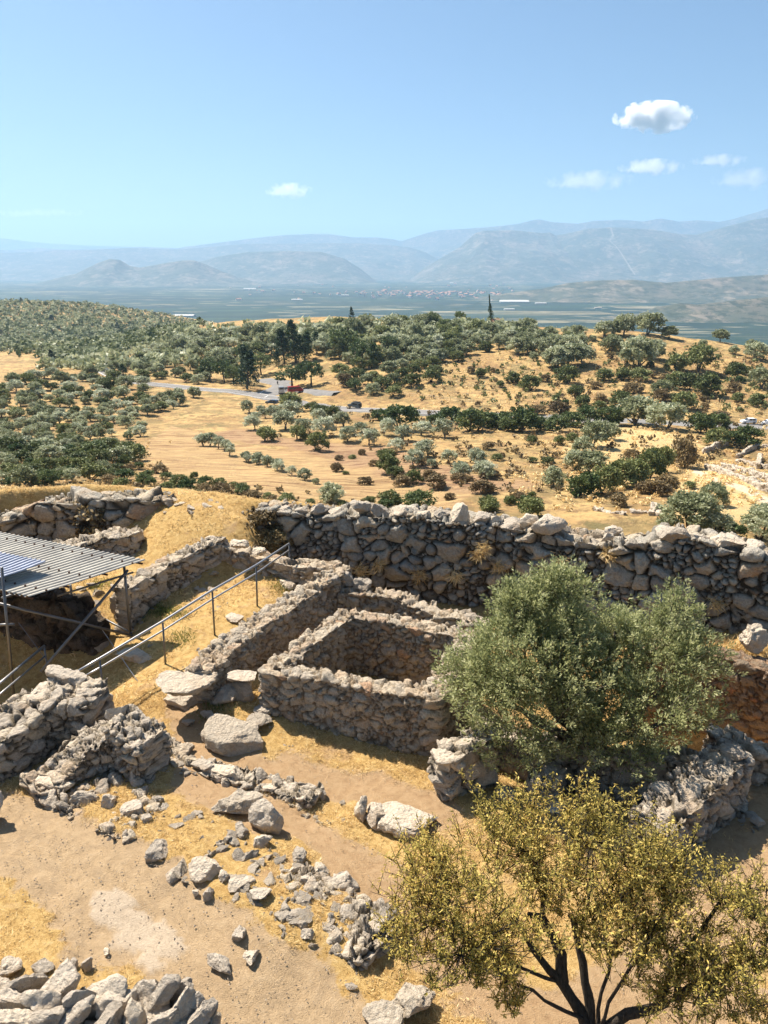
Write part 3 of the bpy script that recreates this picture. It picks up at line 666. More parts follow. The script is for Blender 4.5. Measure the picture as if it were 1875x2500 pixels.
wall('rubble_wall', 'short sunlit wall stub in the pit directly under the olive tree', 'wall',
     wp([(1322,1905,.1),(1345,1850,.25)], -1.4), .6, (.4, .36, .24), M['grey'], res=.04, depth=.08, seed=121, jag=.1, tilt=.3)
wall('rubble_wall', 'dark shaded retaining wall behind the olive tree trunk', 'wall',
     wp([(1180,1770,.2),(1300,1800,.2),(1450,1825,.3),(1560,1840,.35),(1700,1858,.4)], -1.8), .5, (.45, .4, .26), M['grey'], res=.05, depth=.08, seed=131, jag=.1)
wall('rubble_wall', 'thick wall right of the olive tree running down towards the yellow-leaved tree', 'wall',
     wp([(1600,2000,.3),(1650,1950,.45),(1720,1885,.55),(1785,1832,.65)], -1.4), .85, (.42, .38, .26), M['grey'], res=.032, depth=.09, seed=141, jag=.1, tilt=.3, off=.05)
wall('rubble_wall', 'low pale rubble wall at the right edge below the reddish wall', 'wall',
     wp([(1745,1785,.35),(1800,1805,.3),(1875,1835,.2),(2050,1890,.1)], -1.9), .55, (.36, .36, .22), M['tan'], res=.035, depth=.08, seed=151, jag=.07)
wall('rubble_wall', 'tall reddish brown retaining wall at the right edge with dry grass on its ledge', 'wall',
     wp([(1560,1572,.55),(1640,1578,.55),(1760,1590,.6),(1875,1622,.6),(2080,1690,.6)], -2.3), .7, (.46, .4, .27), M['red'], res=.035, depth=.05, seed=161, jag=.04, tilt=.15, bulge=.03, off=.03)
wall('wall_footing', 'low ruined footing of half buried stones running diagonally between the two paths', 'wall footing',
     wp([(170,1925,.03),(300,1985,.05),(420,2050,.05),(520,2105,.06),(640,2145,.05),(760,2195,.01),(900,2275,-.05)], -.6), 1.2, (.27, .27, .22), M['grey'], res=.026, depth=.10, seed=191, jag=.13, tilt=.36, off=.07, small=.4)
wall('wall_footing', 'low pale footing line from the bent wall stub towards the two tilted slabs', 'wall footing',
     wp([(385,1810,.06),(450,1848,.08),(540,1882,.02),(620,1902,-.04),(700,1920,-.08),(760,1940,-.12)], -.6), .55, (.27, .27, .22), M['grey'], res=.026, depth=.10, seed=192, jag=.12, tilt=.36, off=.06, small=.3)
slw = wall('slab_wall', 'wall of grey leaning slabs in the bottom left corner beside the path', 'wall',
     wp([(-150,2440,.5),(0,2445,.5),(150,2465,.5),(300,2480,.45),(440,2490,.4),(480,2500,.35)], -.5), .75, (.34, .4, .3), M['grey'], res=.025, depth=.09, seed=171, jag=.08, tilt=.3, off=.05, small=.15)

# ------------------------------------------------------------------ loose rocks
ZG = Z.copy()   # hillside height grid for fast look-ups
def zgrid(x, y):
    u = np.clip(x/(y+25), uu[0], uu[-1]); fi = (u-uu[0])/(uu[1]-uu[0]); i = np.clip(fi.astype(int), 0, len(uu)-2); fi = fi-i
    j = np.clip(np.searchsorted(yy, y)-1, 0, len(yy)-2); fj = np.clip((y-yy[j])/(yy[j+1]-yy[j]), 0, 1)
    return (ZG[i, j]*(1-fi)+ZG[i+1, j]*fi)*(1-fj)+(ZG[i, j+1]*(1-fi)+ZG[i+1, j+1]*fi)*fj
def hitv(px, py):
    px = np.asarray(px, float); py = np.asarray(py, float); D = np.geomspace(80, 1900, 600)
    rx, ry, rz = ray(px, py); x = (rx/ry)[:, None]*D; z = CH+(rz/ry)[:, None]*D
    g = zgrid(x, np.broadcast_to(D, x.shape)); b = z < g; k = np.argmax(b, 1); ok = b.any(1) & (k > 0); k = np.maximum(k, 1)
    ii = np.arange(len(px)); a = z[ii, k-1]-g[ii, k-1]; bb = z[ii, k]-g[ii, k]; f = a/(a-bb+1e-9)
    Dn = D[k-1]+(D[k]-D[k-1])*f; xx = (rx/ry)*Dn
    return xx, Dn, zgrid(xx, Dn), ok
def hit1(px, py):
    x, y, z, ok = hitv([px], [py]); return (x[0], y[0], z[0]) if ok[0] else None

R = rock
R('boulder', 'large pale pitted boulder with a cracked side lying alone on the reddish path', 583, 1790, 138, hr=.48, dr=.85, seed=3, mat='conglo', sub=5, rz=-.25, tilt=(.05, .12), flat=True, sink=.28, rough=.035)
R('boulder', 'flat grey slab lying behind the large pale pitted boulder', 625, 1768, 66, hr=.4, seed=4, mat='rock', flat=True, sink=.1)
R('stone_block', 'big flat topped slab leaning against the left corner of the square enclosure', 583, 1652, 82, z=.75, hr=.3, dr=.8, seed=5, flat=True, mat='rock', rz=.1)
R('stone_block', 'dark rock under the slab at the left corner of the square enclosure', 590, 1690, 66, z=.35, hr=.8, seed=51, mat='rock')
R('stone_block', 'cube like block with drilled holes on its pale top, left of the enclosure', 557, 1697, 66, hr=.72, dr=.9, seed=6, mat='rock', flat=True, rz=.2) if False else R('stone_block', 'cube like block with a pale flat top standing left of the enclosure', 557, 1697, 66, hr=.72, dr=.9, seed=6, mat='rock', flat=True, rz=.2)
R('rock', 'rounded rock in the dry grass between the cube like block and the pale boulder', 637, 1738, 46, hr=.6, seed=7)
R('stone_block', 'huge overhanging end block of conglomerate at the near end of the long straight wall', 452, 1668, 128, z=.82, hr=.42, dr=.9, seed=8, mat='conglo', sub=5, rz=.5, flat=True, rough=.05)
R('rock', 'brown foot stone under the overhanging end block', 447, 1716, 72, z=.12, hr=.6, seed=9, mat='rock', rz=.3)
R('rock', 'small jagged stone on the sunlit grass beside the overhanging block', 505, 1748, 28, hr=.7, seed=10)
R('rock', 'small flat stone half sunk in the path left of the pale boulder', 462, 1762, 30, hr=.4, seed=12)
R('boulder', 'shaded flat boulder under the handrail in the shadow of the roof', 330, 1600, 85, hr=.4, seed=13, flat=True, rz=-.2)
R('rock', 'pale angular slab on the grass above the long wall near its middle', 577, 1512, 42, hr=.35, seed=14, flat=True, rz=-.6)
R('stone_block', 'pale flat slab beside the long wall near its upper end', 702, 1438, 56, hr=.35, seed=15, flat=True, mat='pale')
R('stone_block', 'pale squared slab lying on the grass below the block wall', 668, 1390, 50, hr=.35, seed=16, flat=True)
R('rock', 'tall angular boulder at the upper end of the long straight wall', 850, 1418, 42, z=1.15, hr=.85, seed=17)
R('rock', 'rounded darker boulder right of the tall angular one near the long wall', 888, 1426, 42, z=1.1, hr=.85, seed=18)
R('boulder', 'pointed grey boulder perched on the grassy ledge at the right edge', 1832, 1556, 60, z=.95, hr=1.05, seed=19, sub=5)
R('stone_block', 'big squared corner stone at the left foot of the rubble strip beside the path', 127, 1908, 112, hr=.42, dr=.6, seed=20, mat='rock', rz=-.35, flat=True)
R('boulder', 'dark conglomerate boulder with a rounded top in the dry grass', 578, 1965, 104, hr=.6, dr=.7, seed=21, mat='conglo', flat=True)
R('rock', 'upright cleft rock beside the dark conglomerate boulder', 652, 2012, 66, hr=1.1, seed=22, sink=.15)
R('stone_slab', 'left one of two tilted pale slabs standing in the middle of the path', 884, 1992, 26, hr=2.6, dr=2.2, seed=23, mat='pale', tilt=(-.5, .15), rz=.1, sink=.3)
R('stone_slab', 'right and wider one of two tilted pale slabs in the middle of the path', 918, 1990, 48, hr=1.5, dr=1.3, seed=24, mat='pale', tilt=(-.5, 0), rz=-.1, sink=.3)
R('stone_block', 'long flat squared slab partly hidden by the yellow-leaved tree', 1005, 1990, 128, hr=.33, dr=.75, seed=25, mat='pale', flat=True, rz=-.12)
R('stone_block', 'pale rock showing through the top of the yellow-leaved tree', 1245, 1942, 50, hr=.6, seed=26, mat='pale')
R('stone_block', 'large flat grey slab behind the top of the yellow-leaved tree', 1370, 1972, 80, hr=.5, seed=27, mat='rock', flat=True)
R('boulder', 'large flat crowned block at the near end of the thick wall right of the olive', 1585, 2005, 90, z=.0, hr=.8, seed=28, mat='rock', flat=True)
R('boulder', 'grey block capping the far end of the thick wall right of the olive tree', 1790, 1838, 64, z=.68, hr=.45, seed=29, mat='rock', flat=True)
R('boulder', 'weathered block capping the wall stub left of the olive tree', 1095, 1853, 74, z=.5, hr=.5, seed=30, mat='rock', flat=True, sub=5)
R('boulder', 'pale round topped boulder at the bottom edge left of the yellow-leaved trunk', 995, 2440, 120, hr=.55, dr=.6, seed=31, mat='conglo', rz=.5)
R('boulder', 'smaller boulder cut by the bottom edge beside the pale round topped one', 945, 2490, 90, hr=.5, seed=32, mat='conglo')
R('boulder', 'dark rock cut by the left edge of the picture beside the path', -25, 2000, 60, hr=1.4, seed=33)
R('boulder', 'long tilted slab lying on top of the thick ruined wall at the left edge', 165, 1652, 92, z=1.2, hr=.32, dr=.45, seed=34, rz=-.45, tilt=(0, .15), flat=True, sub=5)
R('boulder', 'long grey slab lying diagonally on the thick ruined wall, left of the topmost slab', 95, 1690, 72, z=1.05, hr=.35, dr=.5, seed=35, rz=.9, flat=True)
R('boulder', 'rounded stone on the thick ruined wall between its two long slabs', 140, 1697, 36, z=1.12, hr=.8, seed=36)
R('boulder', 'flat stone capping the peak of the bent wall stub', 290, 1742, 50, z=1.0, hr=.7, seed=37)
R('rock', 'long pale outcrop stone between the bent wall stub and the reddish path', 548, 1880, 108, hr=.32, dr=.5, seed=38, mat='rock', rz=-.2, flat=True)
R('rock', 'pale outcrop stone beside the dark shadow of the bent wall stub', 495, 1865, 70, hr=.35, dr=.6, seed=39, mat='rock', rz=-.25)
R('boulder', 'pale squared stone at the front end of the dry-stone wall right of the roof', 293, 1470, 62, z=.75, hr=1.2, seed=40, mat='rock', sub=4)
R('boulder', 'squared block on the corner of the block wall below the earth bank', 585, 1325, 44, z=1.72, hr=.5, seed=42, flat=True, mat='pale')
R('boulder', 'second squared block on the block wall, right of the corner block', 628, 1347, 34, z=1.5, hr=.7, seed=43, flat=True, mat='pale')
R('boulder', 'pale flat block lying in the grass on top of the great wall at the right', 1498, 1292, 54, D=21.6, hr=.4, seed=44, flat=True, mat='pale')
R('boulder', 'big pitted boulder bulging from the top of the great wall near the right side', 1640, 1306, 62, D=20.2, hr=.6, seed=45, mat='rock')
SL = [(20,2440,95,.55,.5,.2),(70,2400,75,.5,.3,.3),(95,2455,70,.8,.5,-.1),(150,2425,110,.5,.55,-.5),(205,2455,70,.8,.5,.5),(245,2440,100,.45,.6,-.7),(300,2455,78,.9,.6,-.5),(345,2425,90,.45,.5,-.7),(330,2480,70,.8,.5,-.4),(380,2450,95,.5,.5,-.8),(425,2425,72,.8,.5,.2),(440,2470,85,.6,.5,-.9),(480,2455,64,1.1,.6,-.3),(495,2480,60,.9,.6,.3),(180,2480,80,.6,.5,-.4),(110,2495,80,.5,.6,.1),(400,2495,70,.6,.5,-.4),(40,2490,80,.6,.5,.2),(265,2495,80,.6,.6,-.5)]
for i, (px, py, w_, hr, dr_s, tl) in enumerate(SL):
    R('slab', None, px, py, w_*1.05, z=.62-.0004*px, hr=hr, dr=dr_s, seed=700+i, mat='rock', rz=.5+.25*((i*3) % 5-2), tilt=(-.3+.1*(i % 3), tl), parent=slw, sub=4, rough=.05)
strip = [(203,1948,74,.5,'low broad grey rock in the path side strip, next to the big squared corner stone'),(268,1955,60,.7,'pale topped grey rock third from the corner stone in the path side strip'),(313,1976,68,.6,'dark seamed rock jutting over the path from the side strip'),
 (357,2000,32,.8,'small rock at the path edge below the dark seamed rock'),(346,1930,48,.5,'rounded rock at the inner side of the strip by the wall shadow'),(306,2036,28,.8,'lone small brown rock lying in the grass near the path'),
 (385,2066,84,.4,'long low grey rock with a dark underside in the dry grass'),(502,2122,78,.65,'large wedge shaped grey rock with a shadowed front at the strip edge'),(543,2142,42,.7,'round rock touching the large wedge shaped grey rock'),
 (637,2052,60,.7,'pale faceted rock below the upright cleft rock'),(590,2026,60,.6,'broad rock in the grass left of the pale faceted rock'),(589,2155,64,.5,'flat pale topped rock right of the wedge shaped rock'),(632,2180,62,.6,'flaky grey rock right of the flat pale topped rock'),
 (510,2184,32,.9,'small upright rock near the path below the strip'),(478,2180,22,.8,'smallest rock beside the small upright rock near the path'),(732,2088,60,.6,'big smooth pale rock at the upper edge of the strip'),
 (841,2146,84,.62,'largest pale rock of the rubble strip, by its right end'),(781,2120,50,.7,'pale tilted rock left of the largest pale rock'),(716,2126,32,.7,'dark block shaped rock in the middle of the strip'),(746,2150,40,.6,'dark rock in the grass centre of the strip'),
 (808,2240,30,.9,'narrow upright rock near the right end of the strip'),(812,2270,30,.9,'lower of two narrow upright rocks near the right end'),(887,2218,36,.9,'angular rock at the far right of the strip'),(754,2280,38,.8,'rounded grey rock at the lower edge of the strip'),
 (738,2258,32,.7,'pale cube like rock above the rounded grey rock'),(705,2228,60,.35,'low flat slab half buried in the grass'),(884,2306,32,.8,'small pale rock beside the yellow-leaved tree'),(586,2280,44,.8,'crumbling dark rock in the grass by the path'),
 (536,2348,70,.4,'pale outcrop breaking through the path, the left of two'),(608,2332,52,.45,'pale outcrop breaking through the path, the right of two'),(856,2402,36,.3,'flat pinkish stone lying flush in the grass'),
 (786,1941,40,.7,'egg shaped pale stone in the straw above the path'),(663,1920,46,.5,'squared flat stone beside the small dark angular one'),(674,1899,32,.8,'small dark angular stone in the straw'),(702,1917,32,.7,'crumbly grey stone at the end of the outcrop line'),
 (735,1940,46,.4,'low pale stone in the straw next to the crumbly stone'),(836,1960,24,.4,'little pale stone left of the two tilted slabs'),
 (103,2355,64,.5,'pale lichen covered rock above the corner slab stack'),(170,2362,44,.6,'white flaky rock above the corner slab stack'),(212,2358,36,1.2,'dark upright rock above the corner slab stack'),(262,2322,22,.6,'small dark stone on the grass near the corner stack'),(20,2365,60,.7,'pale rock cut by the left edge above the slab stack'),
 (1850,2010,34,.8,'round pale stone at the right edge in the tree shadow'),(1780,1962,40,.5,'grey stone among debris at the foot of the thick wall'),(1750,1948,30,.6,'small stone among debris at the foot of the thick wall'),(1710,1955,32,.6,'broken stone at the corner of the thick wall'),
 (1810,1845,40,.4,'flat slab lying beside the low pale rubble wall')]
for i, (px, py, w_, hr, lb) in enumerate(strip):
    R('rock', lb, px, py, w_*.82, hr=hr, dr=.6+.3*((i*7) % 5)/5, seed=300+i, rz=(i*1.7) % 3, sub=4, mat=('rock', 'rock', 'pale')[i % 3] if 'pale' in lb else 'rock', sink=.34, tilt=(((i*3) % 5-2)*.08, ((i*5) % 7-3)*.06), flat='flat' in lb)
# rubble pile + chips copied from a few shared shapes
chipm = [rock_mesh((1, .8, .62), 900+i, 3, cuts=14, cut=(.35, .8), rough=.07) for i in range(10)]
def chips(n, poly, zc, lo, hi, label, group, mats=('rock',), name='rubble_stone', pw=2.2, seed=0):
    r = random.Random(seed); k = 0
    xs = [p[0] for p in poly]; ys = [p[1] for p in poly]
    while k < n:
        px, py = r.uniform(min(xs), max(xs)), r.uniform(min(ys), max(ys))
        if not inpoly(np.array([px]), np.array([py]), poly)[0]: continue
        c = P(px, py, zc); z = float(z_near(np.array([c[0]]), np.array([c[1]]))[0]); s = lo+(hi-lo)*r.random()**pw
        m_ = M[mats[k % len(mats)]]; ch = chipm[r.randrange(10)]
        key = (ch.name, m_.name)
        if key not in CH2: q = ch.copy(); q.materials.clear(); q.materials.append(m_); CH2[key] = q
        o = bpy.data.objects.new(name, CH2[key]); COL.objects.link(o); o.location = (c[0], c[1], z-s*.04); s *= .85; o.scale = (s, s*r.uniform(.6, 1), s*r.uniform(.55, 1.))
        o.rotation_euler = (r.uniform(-.4, .4), r.uniform(-.4, .4), r.uniform(0, 6.3)); tag(o, label, 'stone', group); k += 1
CH2 = {}
chips(70, [(330,1985),(440,1960),(600,1990),(720,2060),(900,2180),(930,2290),(900,2330),(720,2290),(560,2200),(430,2110)], .1, .10, .38, 'small grey stone in the rubble strip between the two paths', 'small rubble stones of the middle strip', ('rock', 'pale', 'rock'), pw=1.5, seed=1)
chips(36, [(420,1990),(560,2010),(720,2090),(880,2190),(900,2290),(740,2270),(600,2190),(470,2110)], .1, .26, .5, 'medium grey stone half sunk in the rubble strip between the two paths', 'medium rubble stones of the middle strip', ('rock',), pw=1.2, seed=21)
chips(30, [(140,1900),(300,1890),(420,1950),(400,2010),(330,1990),(180,1960)], .1, .10, .34, 'small stone in the grass below the bent wall stub', 'small stones below the bent wall stub', seed=2)
chips(22, [(380,1790),(470,1830),(480,1890),(400,1890),(360,1830)], .05, .12, .40, 'dark small stone of the heap beside the shadow of the bent wall stub', 'heap of small stones right of the bent wall stub', seed=3)
chips(18, [(600,1880),(760,1930),(860,1960),(800,1990),(620,1920)], .0, .08, .25, 'small pale stone in the straw line above the reddish path', 'pale stones in the straw line', ('pale',), seed=4)
chips(30, [(250,1260),(320,1230),(335,1280),(270,1310),(235,1300)], 1.6, .15, .5, 'tumbled grey stone in the heap above the small ruined wall', 'tumbled stones left of the earth bank', ('rock',), seed=5)
chips(20, [(1690,1940),(1760,1930),(1840,1990),(1875,2060),(1800,2000)], -.5, .12, .38, 'small stone in the debris at the foot of the thick wall', 'debris below the thick wall right of the olive', seed=6)
chips(22, [(380,1215),(470,1225),(660,1240),(640,1262),(480,1250),(400,1240)], 2.1, .25, .75, 'boulder in the loose row along the edge of the earth bank', 'loose boulder row on the earth bank', ('rock', 'pale'), 'boulder', pw=1., seed=7)
chips(14, [(190,1500),(270,1500),(300,1590),(240,1640),(190,1620)], -.6, .25, .75, 'shaded boulder on the slope of the pit under the roof', 'boulders in the pit under the roof', ('rock',), 'boulder', pw=1.2, seed=8)
chips(16, [(480,1400),(545,1380),(530,1440),(480,1450)], .7, .15, .5, 'dark stone at the foot of the dry-stone wall', 'stones at the foot of the dry-stone wall', seed=9)
chips(18, [(300,1520),(620,1400),(700,1420),(560,1560),(430,1640)], .4, .08, .3, 'small stone on the grass beside the handrail', 'small stones on the handrail terrace', seed=10)
chips(20, [(600,1650),(640,1740),(720,1790),(700,1830),(560,1740)], .1, .06, .22, 'small stone in the grass in front of the enclosure', 'small stones before the enclosure', seed=11)
# fine gravel on the paths: nobody could count it
n = 15000; gxs = rng.uniform(-9, 6, n); gys = rng.uniform(7.5, 17, n)
wb = fbm2(gxs, gys, .9, 4, 31)*.38
keep = ((dpoly(gxs, gys, wpath([(-200,1900),(60,2000),(230,2130),(420,2260),(560,2360),(760,2480),(960,2640)]))+wb) < 1.6) | (rng.random(n) < .3)
gxs, gys = gxs[keep], gys[keep]; gz = z_near(gxs, gys); n = len(gxs)
tet = np.array([(1, 0, -.3), (-.5, .87, -.3), (-.5, -.87, -.3), (0, 0, .7)]); sz = .006+.016*rng.random(n)**4
Vg = tet[None]*sz[:, None, None]*rng.uniform(.6, 1.4, (n, 4, 3)); an = rng.uniform(0, 6.3, n)
Vr = np.stack([Vg[..., 0]*np.cos(an)[:, None]-Vg[..., 1]*np.sin(an)[:, None], Vg[..., 0]*np.sin(an)[:, None]+Vg[..., 1]*np.cos(an)[:, None], Vg[..., 2]], -1)+np.stack([gxs, gys, gz], -1)[:, None]
Fg = (np.array([(0, 1, 3), (1, 2, 3), (2, 0, 3)])[None]+(np.arange(n)*4)[:, None, None]).reshape(-1, 3)
tag(obj('gravel', mesh('gravel', Vr.reshape(-1, 3), Fg, smooth=False), M['pale']), kind='stuff')

# ------------------------------------------------------------------ foliage
def leafmat(name, stops, trans=.35, rough=.6, vary=.25):
    t = NT(name); t.b.inputs['Roughness'].default_value = rough; t.b.inputs['Specular IOR Level'].default_value = .25
    f = t.math('ADD', t.attr('lv'), t.rmp(t.objrand(), 0, 1, -vary, vary))
    c = t.ramp(f, stops); t.color(c)
    tr = t.n('BsdfTranslucent'); t.l(c, tr.inputs[0]); mx = t.n('MixShader'); mx.inputs[0].default_value = trans
    t.l(t.b.outputs[0], mx.inputs[1]); t.l(tr.outputs[0], mx.inputs[2]); t.l(mx.outputs[0], t.out.inputs['Surface'])
    return t.m
LM = {}
LM['olive'] = leafmat('olive_leaves', [(0, (.12, .14, .065)), (.5, (.30, .325, .175)), (1, (.58, .60, .42))], .35, .5)
LM['olive_near'] = leafmat('near_olive_leaves', [(0, (.09, .115, .045)), (.45, (.36, .38, .17)), (.8, (.60, .60, .34)), (1, (.72, .71, .46))], .5, .45)
LM['silver'] = leafmat('silver_olive_leaves', [(0, (.16, .18, .10)), (.5, (.38, .41, .27)), (1, (.66, .68, .52))], .35, .45)
LM['shrub'] = leafmat('dark_shrub_leaves', [(0, (.055, .08, .025)), (.5, (.14, .165, .055)), (1, (.29, .31, .12))], .2)
LM['green'] = leafmat('green_shrub_leaves', [(0, (.035, .075, .02)), (.5, (.095, .13, .045)), (1, (.20, .24, .09))], .25)
LM['brown'] = leafmat('dry_bush_leaves', [(0, (.10, .07, .035)), (.5, (.22, .165, .08)), (1, (.38, .28, .13))], .2)
LM['pine'] = leafmat('conifer_needles', [(0, (.015, .035, .015)), (.5, (.035, .07, .025)), (1, (.08, .13, .045))], .1)
LM['almond'] = leafmat('yellowing_leaves', [(0, (.17, .15, .035)), (.4, (.46, .38, .09)), (.75, (.76, .58, .17)), (1, (.80, .50, .17))], .35)
LM['straw'] = leafmat('dry_grass_blades', [(0, (.40, .26, .11)), (.5, (.76, .56, .26)), (1, (.92, .76, .44))], .25)
LM['grass'] = leafmat('green_weeds', [(0, (.08, .10, .02)), (1, (.26, .28, .07))], .3)
def quads(C, A, Wd, lv):
    """C centre, A half-length vectors, Wd half-width vectors -> diamond-ish leaves"""
    V = np.stack([C-A, C-A*.1+Wd, C+A, C-A*.1-Wd], 1).reshape(-1, 3); F = np.arange(len(C)*4).reshape(-1, 4)
    return V, F, np.repeat(lv, 4)
def rnd_dirs(n, r=rng):
    v = r.normal(size=(n, 3)); return v/np.linalg.norm(v, axis=1)[:, None]
def perp(A, r=rng):
    w = np.cross(A, r.normal(size=A.shape)); return w/(np.linalg.norm(w, axis=1)[:, None]+1e-9)
def puffs(centers, rad, per, leaf, asp=.55, up=.25, seed=1):
    r = np.random.default_rng(seed); n = len(centers); d = rnd_dirs(n*per, r); d[:, 2] = d[:, 2]*.8+up*.3
    rr = np.repeat(rad, per)*r.uniform(.35, 1.08, n*per); C = np.repeat(centers, per, 0)+d*rr[:, None]
    A = d*.55+rnd_dirs(n*per, r)*.7; A /= np.linalg.norm(A, axis=1)[:, None]; sz = leaf*r.uniform(.6, 1.3, n*per)
    lv = np.clip(np.repeat(r.uniform(.15, .7, n), per)+r.uniform(-.2, .3, n*per), 0, 1)
    return quads(C, A*sz[:, None], perp(A, r)*(sz*asp)[:, None], lv)
def crown_variant(kind, seed):
    """unit-sized (about 1 m wide, 1 m tall) tree: returns crown mesh and trunk mesh"""
    r = np.random.default_rng(seed); tb = MB()
    if kind in ('olive', 'silver', 'shrub', 'green', 'brown', 'bigshrub'):
        stem = .15 if kind == 'silver' else .05 if kind == 'olive' else .0; n = {'olive': 64, 'bigshrub': 150}.get(kind, 56); d = rnd_dirs(n, r); d[:, 2] = np.where(d[:, 2] < -.55, -d[:, 2], d[:, 2])
        if kind in ('olive', 'silver'): lob = rnd_dirs(4, r)*.16; lob[:, 2] *= .4
        else: lob = rnd_dirs(3, r)*.13; lob[:, 2] *= .3
        rr = r.uniform(.55, 1., n)**.6
        c = d*rr[:, None]*np.array([.36, .36, .36])+lob[np.arange(n) % len(lob)]; c[:, 2] += stem+.34
        c[:, 2] = np.maximum(c[:, 2], .14 if kind == 'silver' else .07 if kind == 'olive' else .03)
        V, F, lv = puffs(c, r.uniform(.09, .16, n)*(.62 if kind == 'bigshrub' else 1), 40, .040 if kind != 'bigshrub' else .024, .6, seed=seed)
        for k in range(3):
            e = c[k*3]; tb.tube([(0, 0, -.1), (r.uniform(-.04, .04), r.uniform(-.04, .04), stem*.7), (e[0]*.7, e[1]*.7, e[2])], .035, 5, .01)
    elif kind == 'pine':
        n = 75; h = r.uniform(.12, 1, n)**.9; rad = (1-h)*.34+.035; an = r.uniform(0, 6.3, n); rr = rad*r.uniform(.5, 1.1, n)
        c = np.stack([np.cos(an)*rr, np.sin(an)*rr, h*.95+.03-rr*.15], 1)
        V, F, lv = puffs(c, .05+.05*(1-h), 26, .034, .35, seed=seed); tb.tube([(0, 0, -.1), (0, 0, .9)], .03, 6, .008)
    elif kind == 'roundpine':
        n = 60; d = rnd_dirs(n, r); d[:, 2] = np.abs(d[:, 2])*.9-.1; c = d*r.uniform(.6, 1, n)[:, None]*np.array([.42, .42, .42])+np.array([0, 0, .5])
        c += (rnd_dirs(5, r)*.12)[np.arange(n) % 5]; c[:, 2] = np.maximum(c[:, 2], .22)
        V, F, lv = puffs(c, r.uniform(.07, .12, n), 34, .036, .5, seed=seed)
        tb.tube([(0, 0, -.1), (.02, 0, .3), (0, .03, .6)], .035, 6, .012)
    else:  # cypress
        n = 60; h = np.linspace(.03, .98, n); rad = .115*np.sin(np.clip(h*1.15+.12, 0, 1)**.7*pi)**.7; an = r.uniform(0, 6.3, n)
        c = np.stack([np.cos(an)*rad*.6, np.sin(an)*rad*.6, h], 1)
        V, F, lv = puffs(c, rad*.7+.02, 26, .022, .4, seed=seed); tb.tube([(0, 0, -.05), (0, 0, .9)], .015, 5, .005)
    lo_, hi_ = np.percentile(V[:, :2], 3, axis=0), np.percentile(V[:, :2], 97, axis=0); sx_ = .96/np.max(hi_-lo_)
    if kind in ('pine', 'cypress'): sx_ = .9/np.max(hi_-lo_)
    sz_ = 1/np.percentile(V[:, 2], 99)
    V = V*np.array([sx_, sx_, sz_]); tb.v = [q*np.array([sx_, sx_, sz_]) for q in tb.v]
    mat = LM[{'bigshrub': 'olive', 'roundpine': 'green', 'cypress': 'pine'}.get(kind, kind)]
    cm = mesh(kind+'_crown', V, F, {'lv': lv}, smooth=False); cm.materials.append(mat)
    tm = bpy.data.meshes.new(kind+'_trunk'); tm.from_pydata([tuple(q) for q in np.concatenate(tb.v)], [], tb.f); tm.materials.append(M['olivebark' if kind in ('olive', 'silver') else 'bark']); tm.update()
    return cm, tm
VAR = {k: [crown_variant(k, 1000+i*7+j*131) for i in range(nv)] for j, (k, nv) in enumerate({'silver': 6, 'olive': 11, 'shrub': 8, 'green': 4, 'brown': 3, 'pine': 4, 'roundpine': 3, 'cypress': 2, 'bigshrub': 3}.items())}
NAME = {'olive': 'olive_tree', 'silver': 'olive_tree', 'shrub': 'shrub', 'green': 'green_shrub', 'brown': 'dry_bush', 'pine': 'conifer_tree', 'roundpine': 'pine_tree', 'cypress': 'cypress_tree', 'bigshrub': 'olive_bush'}
tr_i = 0; counts = {}
def plant(kind, pos, width, height, label, cat, group=None, parts=True):
    global tr_i; tr_i += 1; counts[kind] = counts.get(kind, 0)+1
    cm, tm = VAR[kind][tr_i*5 % len(VAR[kind])]
    e = empty(NAME[kind], pos, (tr_i*2.39) % 6.283); u_ = 1+.2*math.sin(tr_i*4.7); e.scale = (width*u_**.5, width/u_**.5, height*(1+.1*math.sin(tr_i*2.1))); e.rotation_euler = (.10*math.sin(tr_i*1.3), .10*math.sin(tr_i*3.1), (tr_i*2.39) % 6.283)
    obj('crown', cm, None, e); obj('trunk', tm, None, e)
    tag(e, label, cat, group)
    return e
def plant_px(kind, px, py, wpx, asp, label, cat, group=None):
    """py = foot of the tree in the photo, wpx = crown width there"""
    h = hit1(px, py)
    if h is None: return
    wpx = wpx*.92; d = math.dist(h, (0, 0, CH)); w = wpx/FPX*d*1.0
    return plant(kind, (h[0], h[1], h[2]-.12), w, wpx/FPX*d*asp, label, cat, group)
def Z5(x, y, w): return 600+x*.422, 850+y*.422, w*.422
def Z6(x, y, w): return 1175+x*.422, 850+y*.422, w*.422
def Z3(x, y, w): return 1175+x*.422, 480+y*.422, w*.422
def Z2(x, y, w): return 600+x*.422, 480+y*.422, w*.422
def Z4(x, y, w): return x*.422, 850+y*.422, w*.422
def many(fn, lst, kind, asp, label, cat, group):
    xs = sorted(fn(*q[:3])[0] for q in lst); a, b = xs[len(xs)//3], xs[2*len(xs)//3]
    for i, q in enumerate(lst):
        px, py, w = fn(*q[:3]); sd_ = '' if len(lst) < 8 else ', left part' if px < a else ', middle part' if px < b else ', right part'
        plant_px(kind, px, py+w*.08, w*1.08, asp*(1+.12*((i*7) % 5-2)/2), label+sd_, cat, group+sd_)
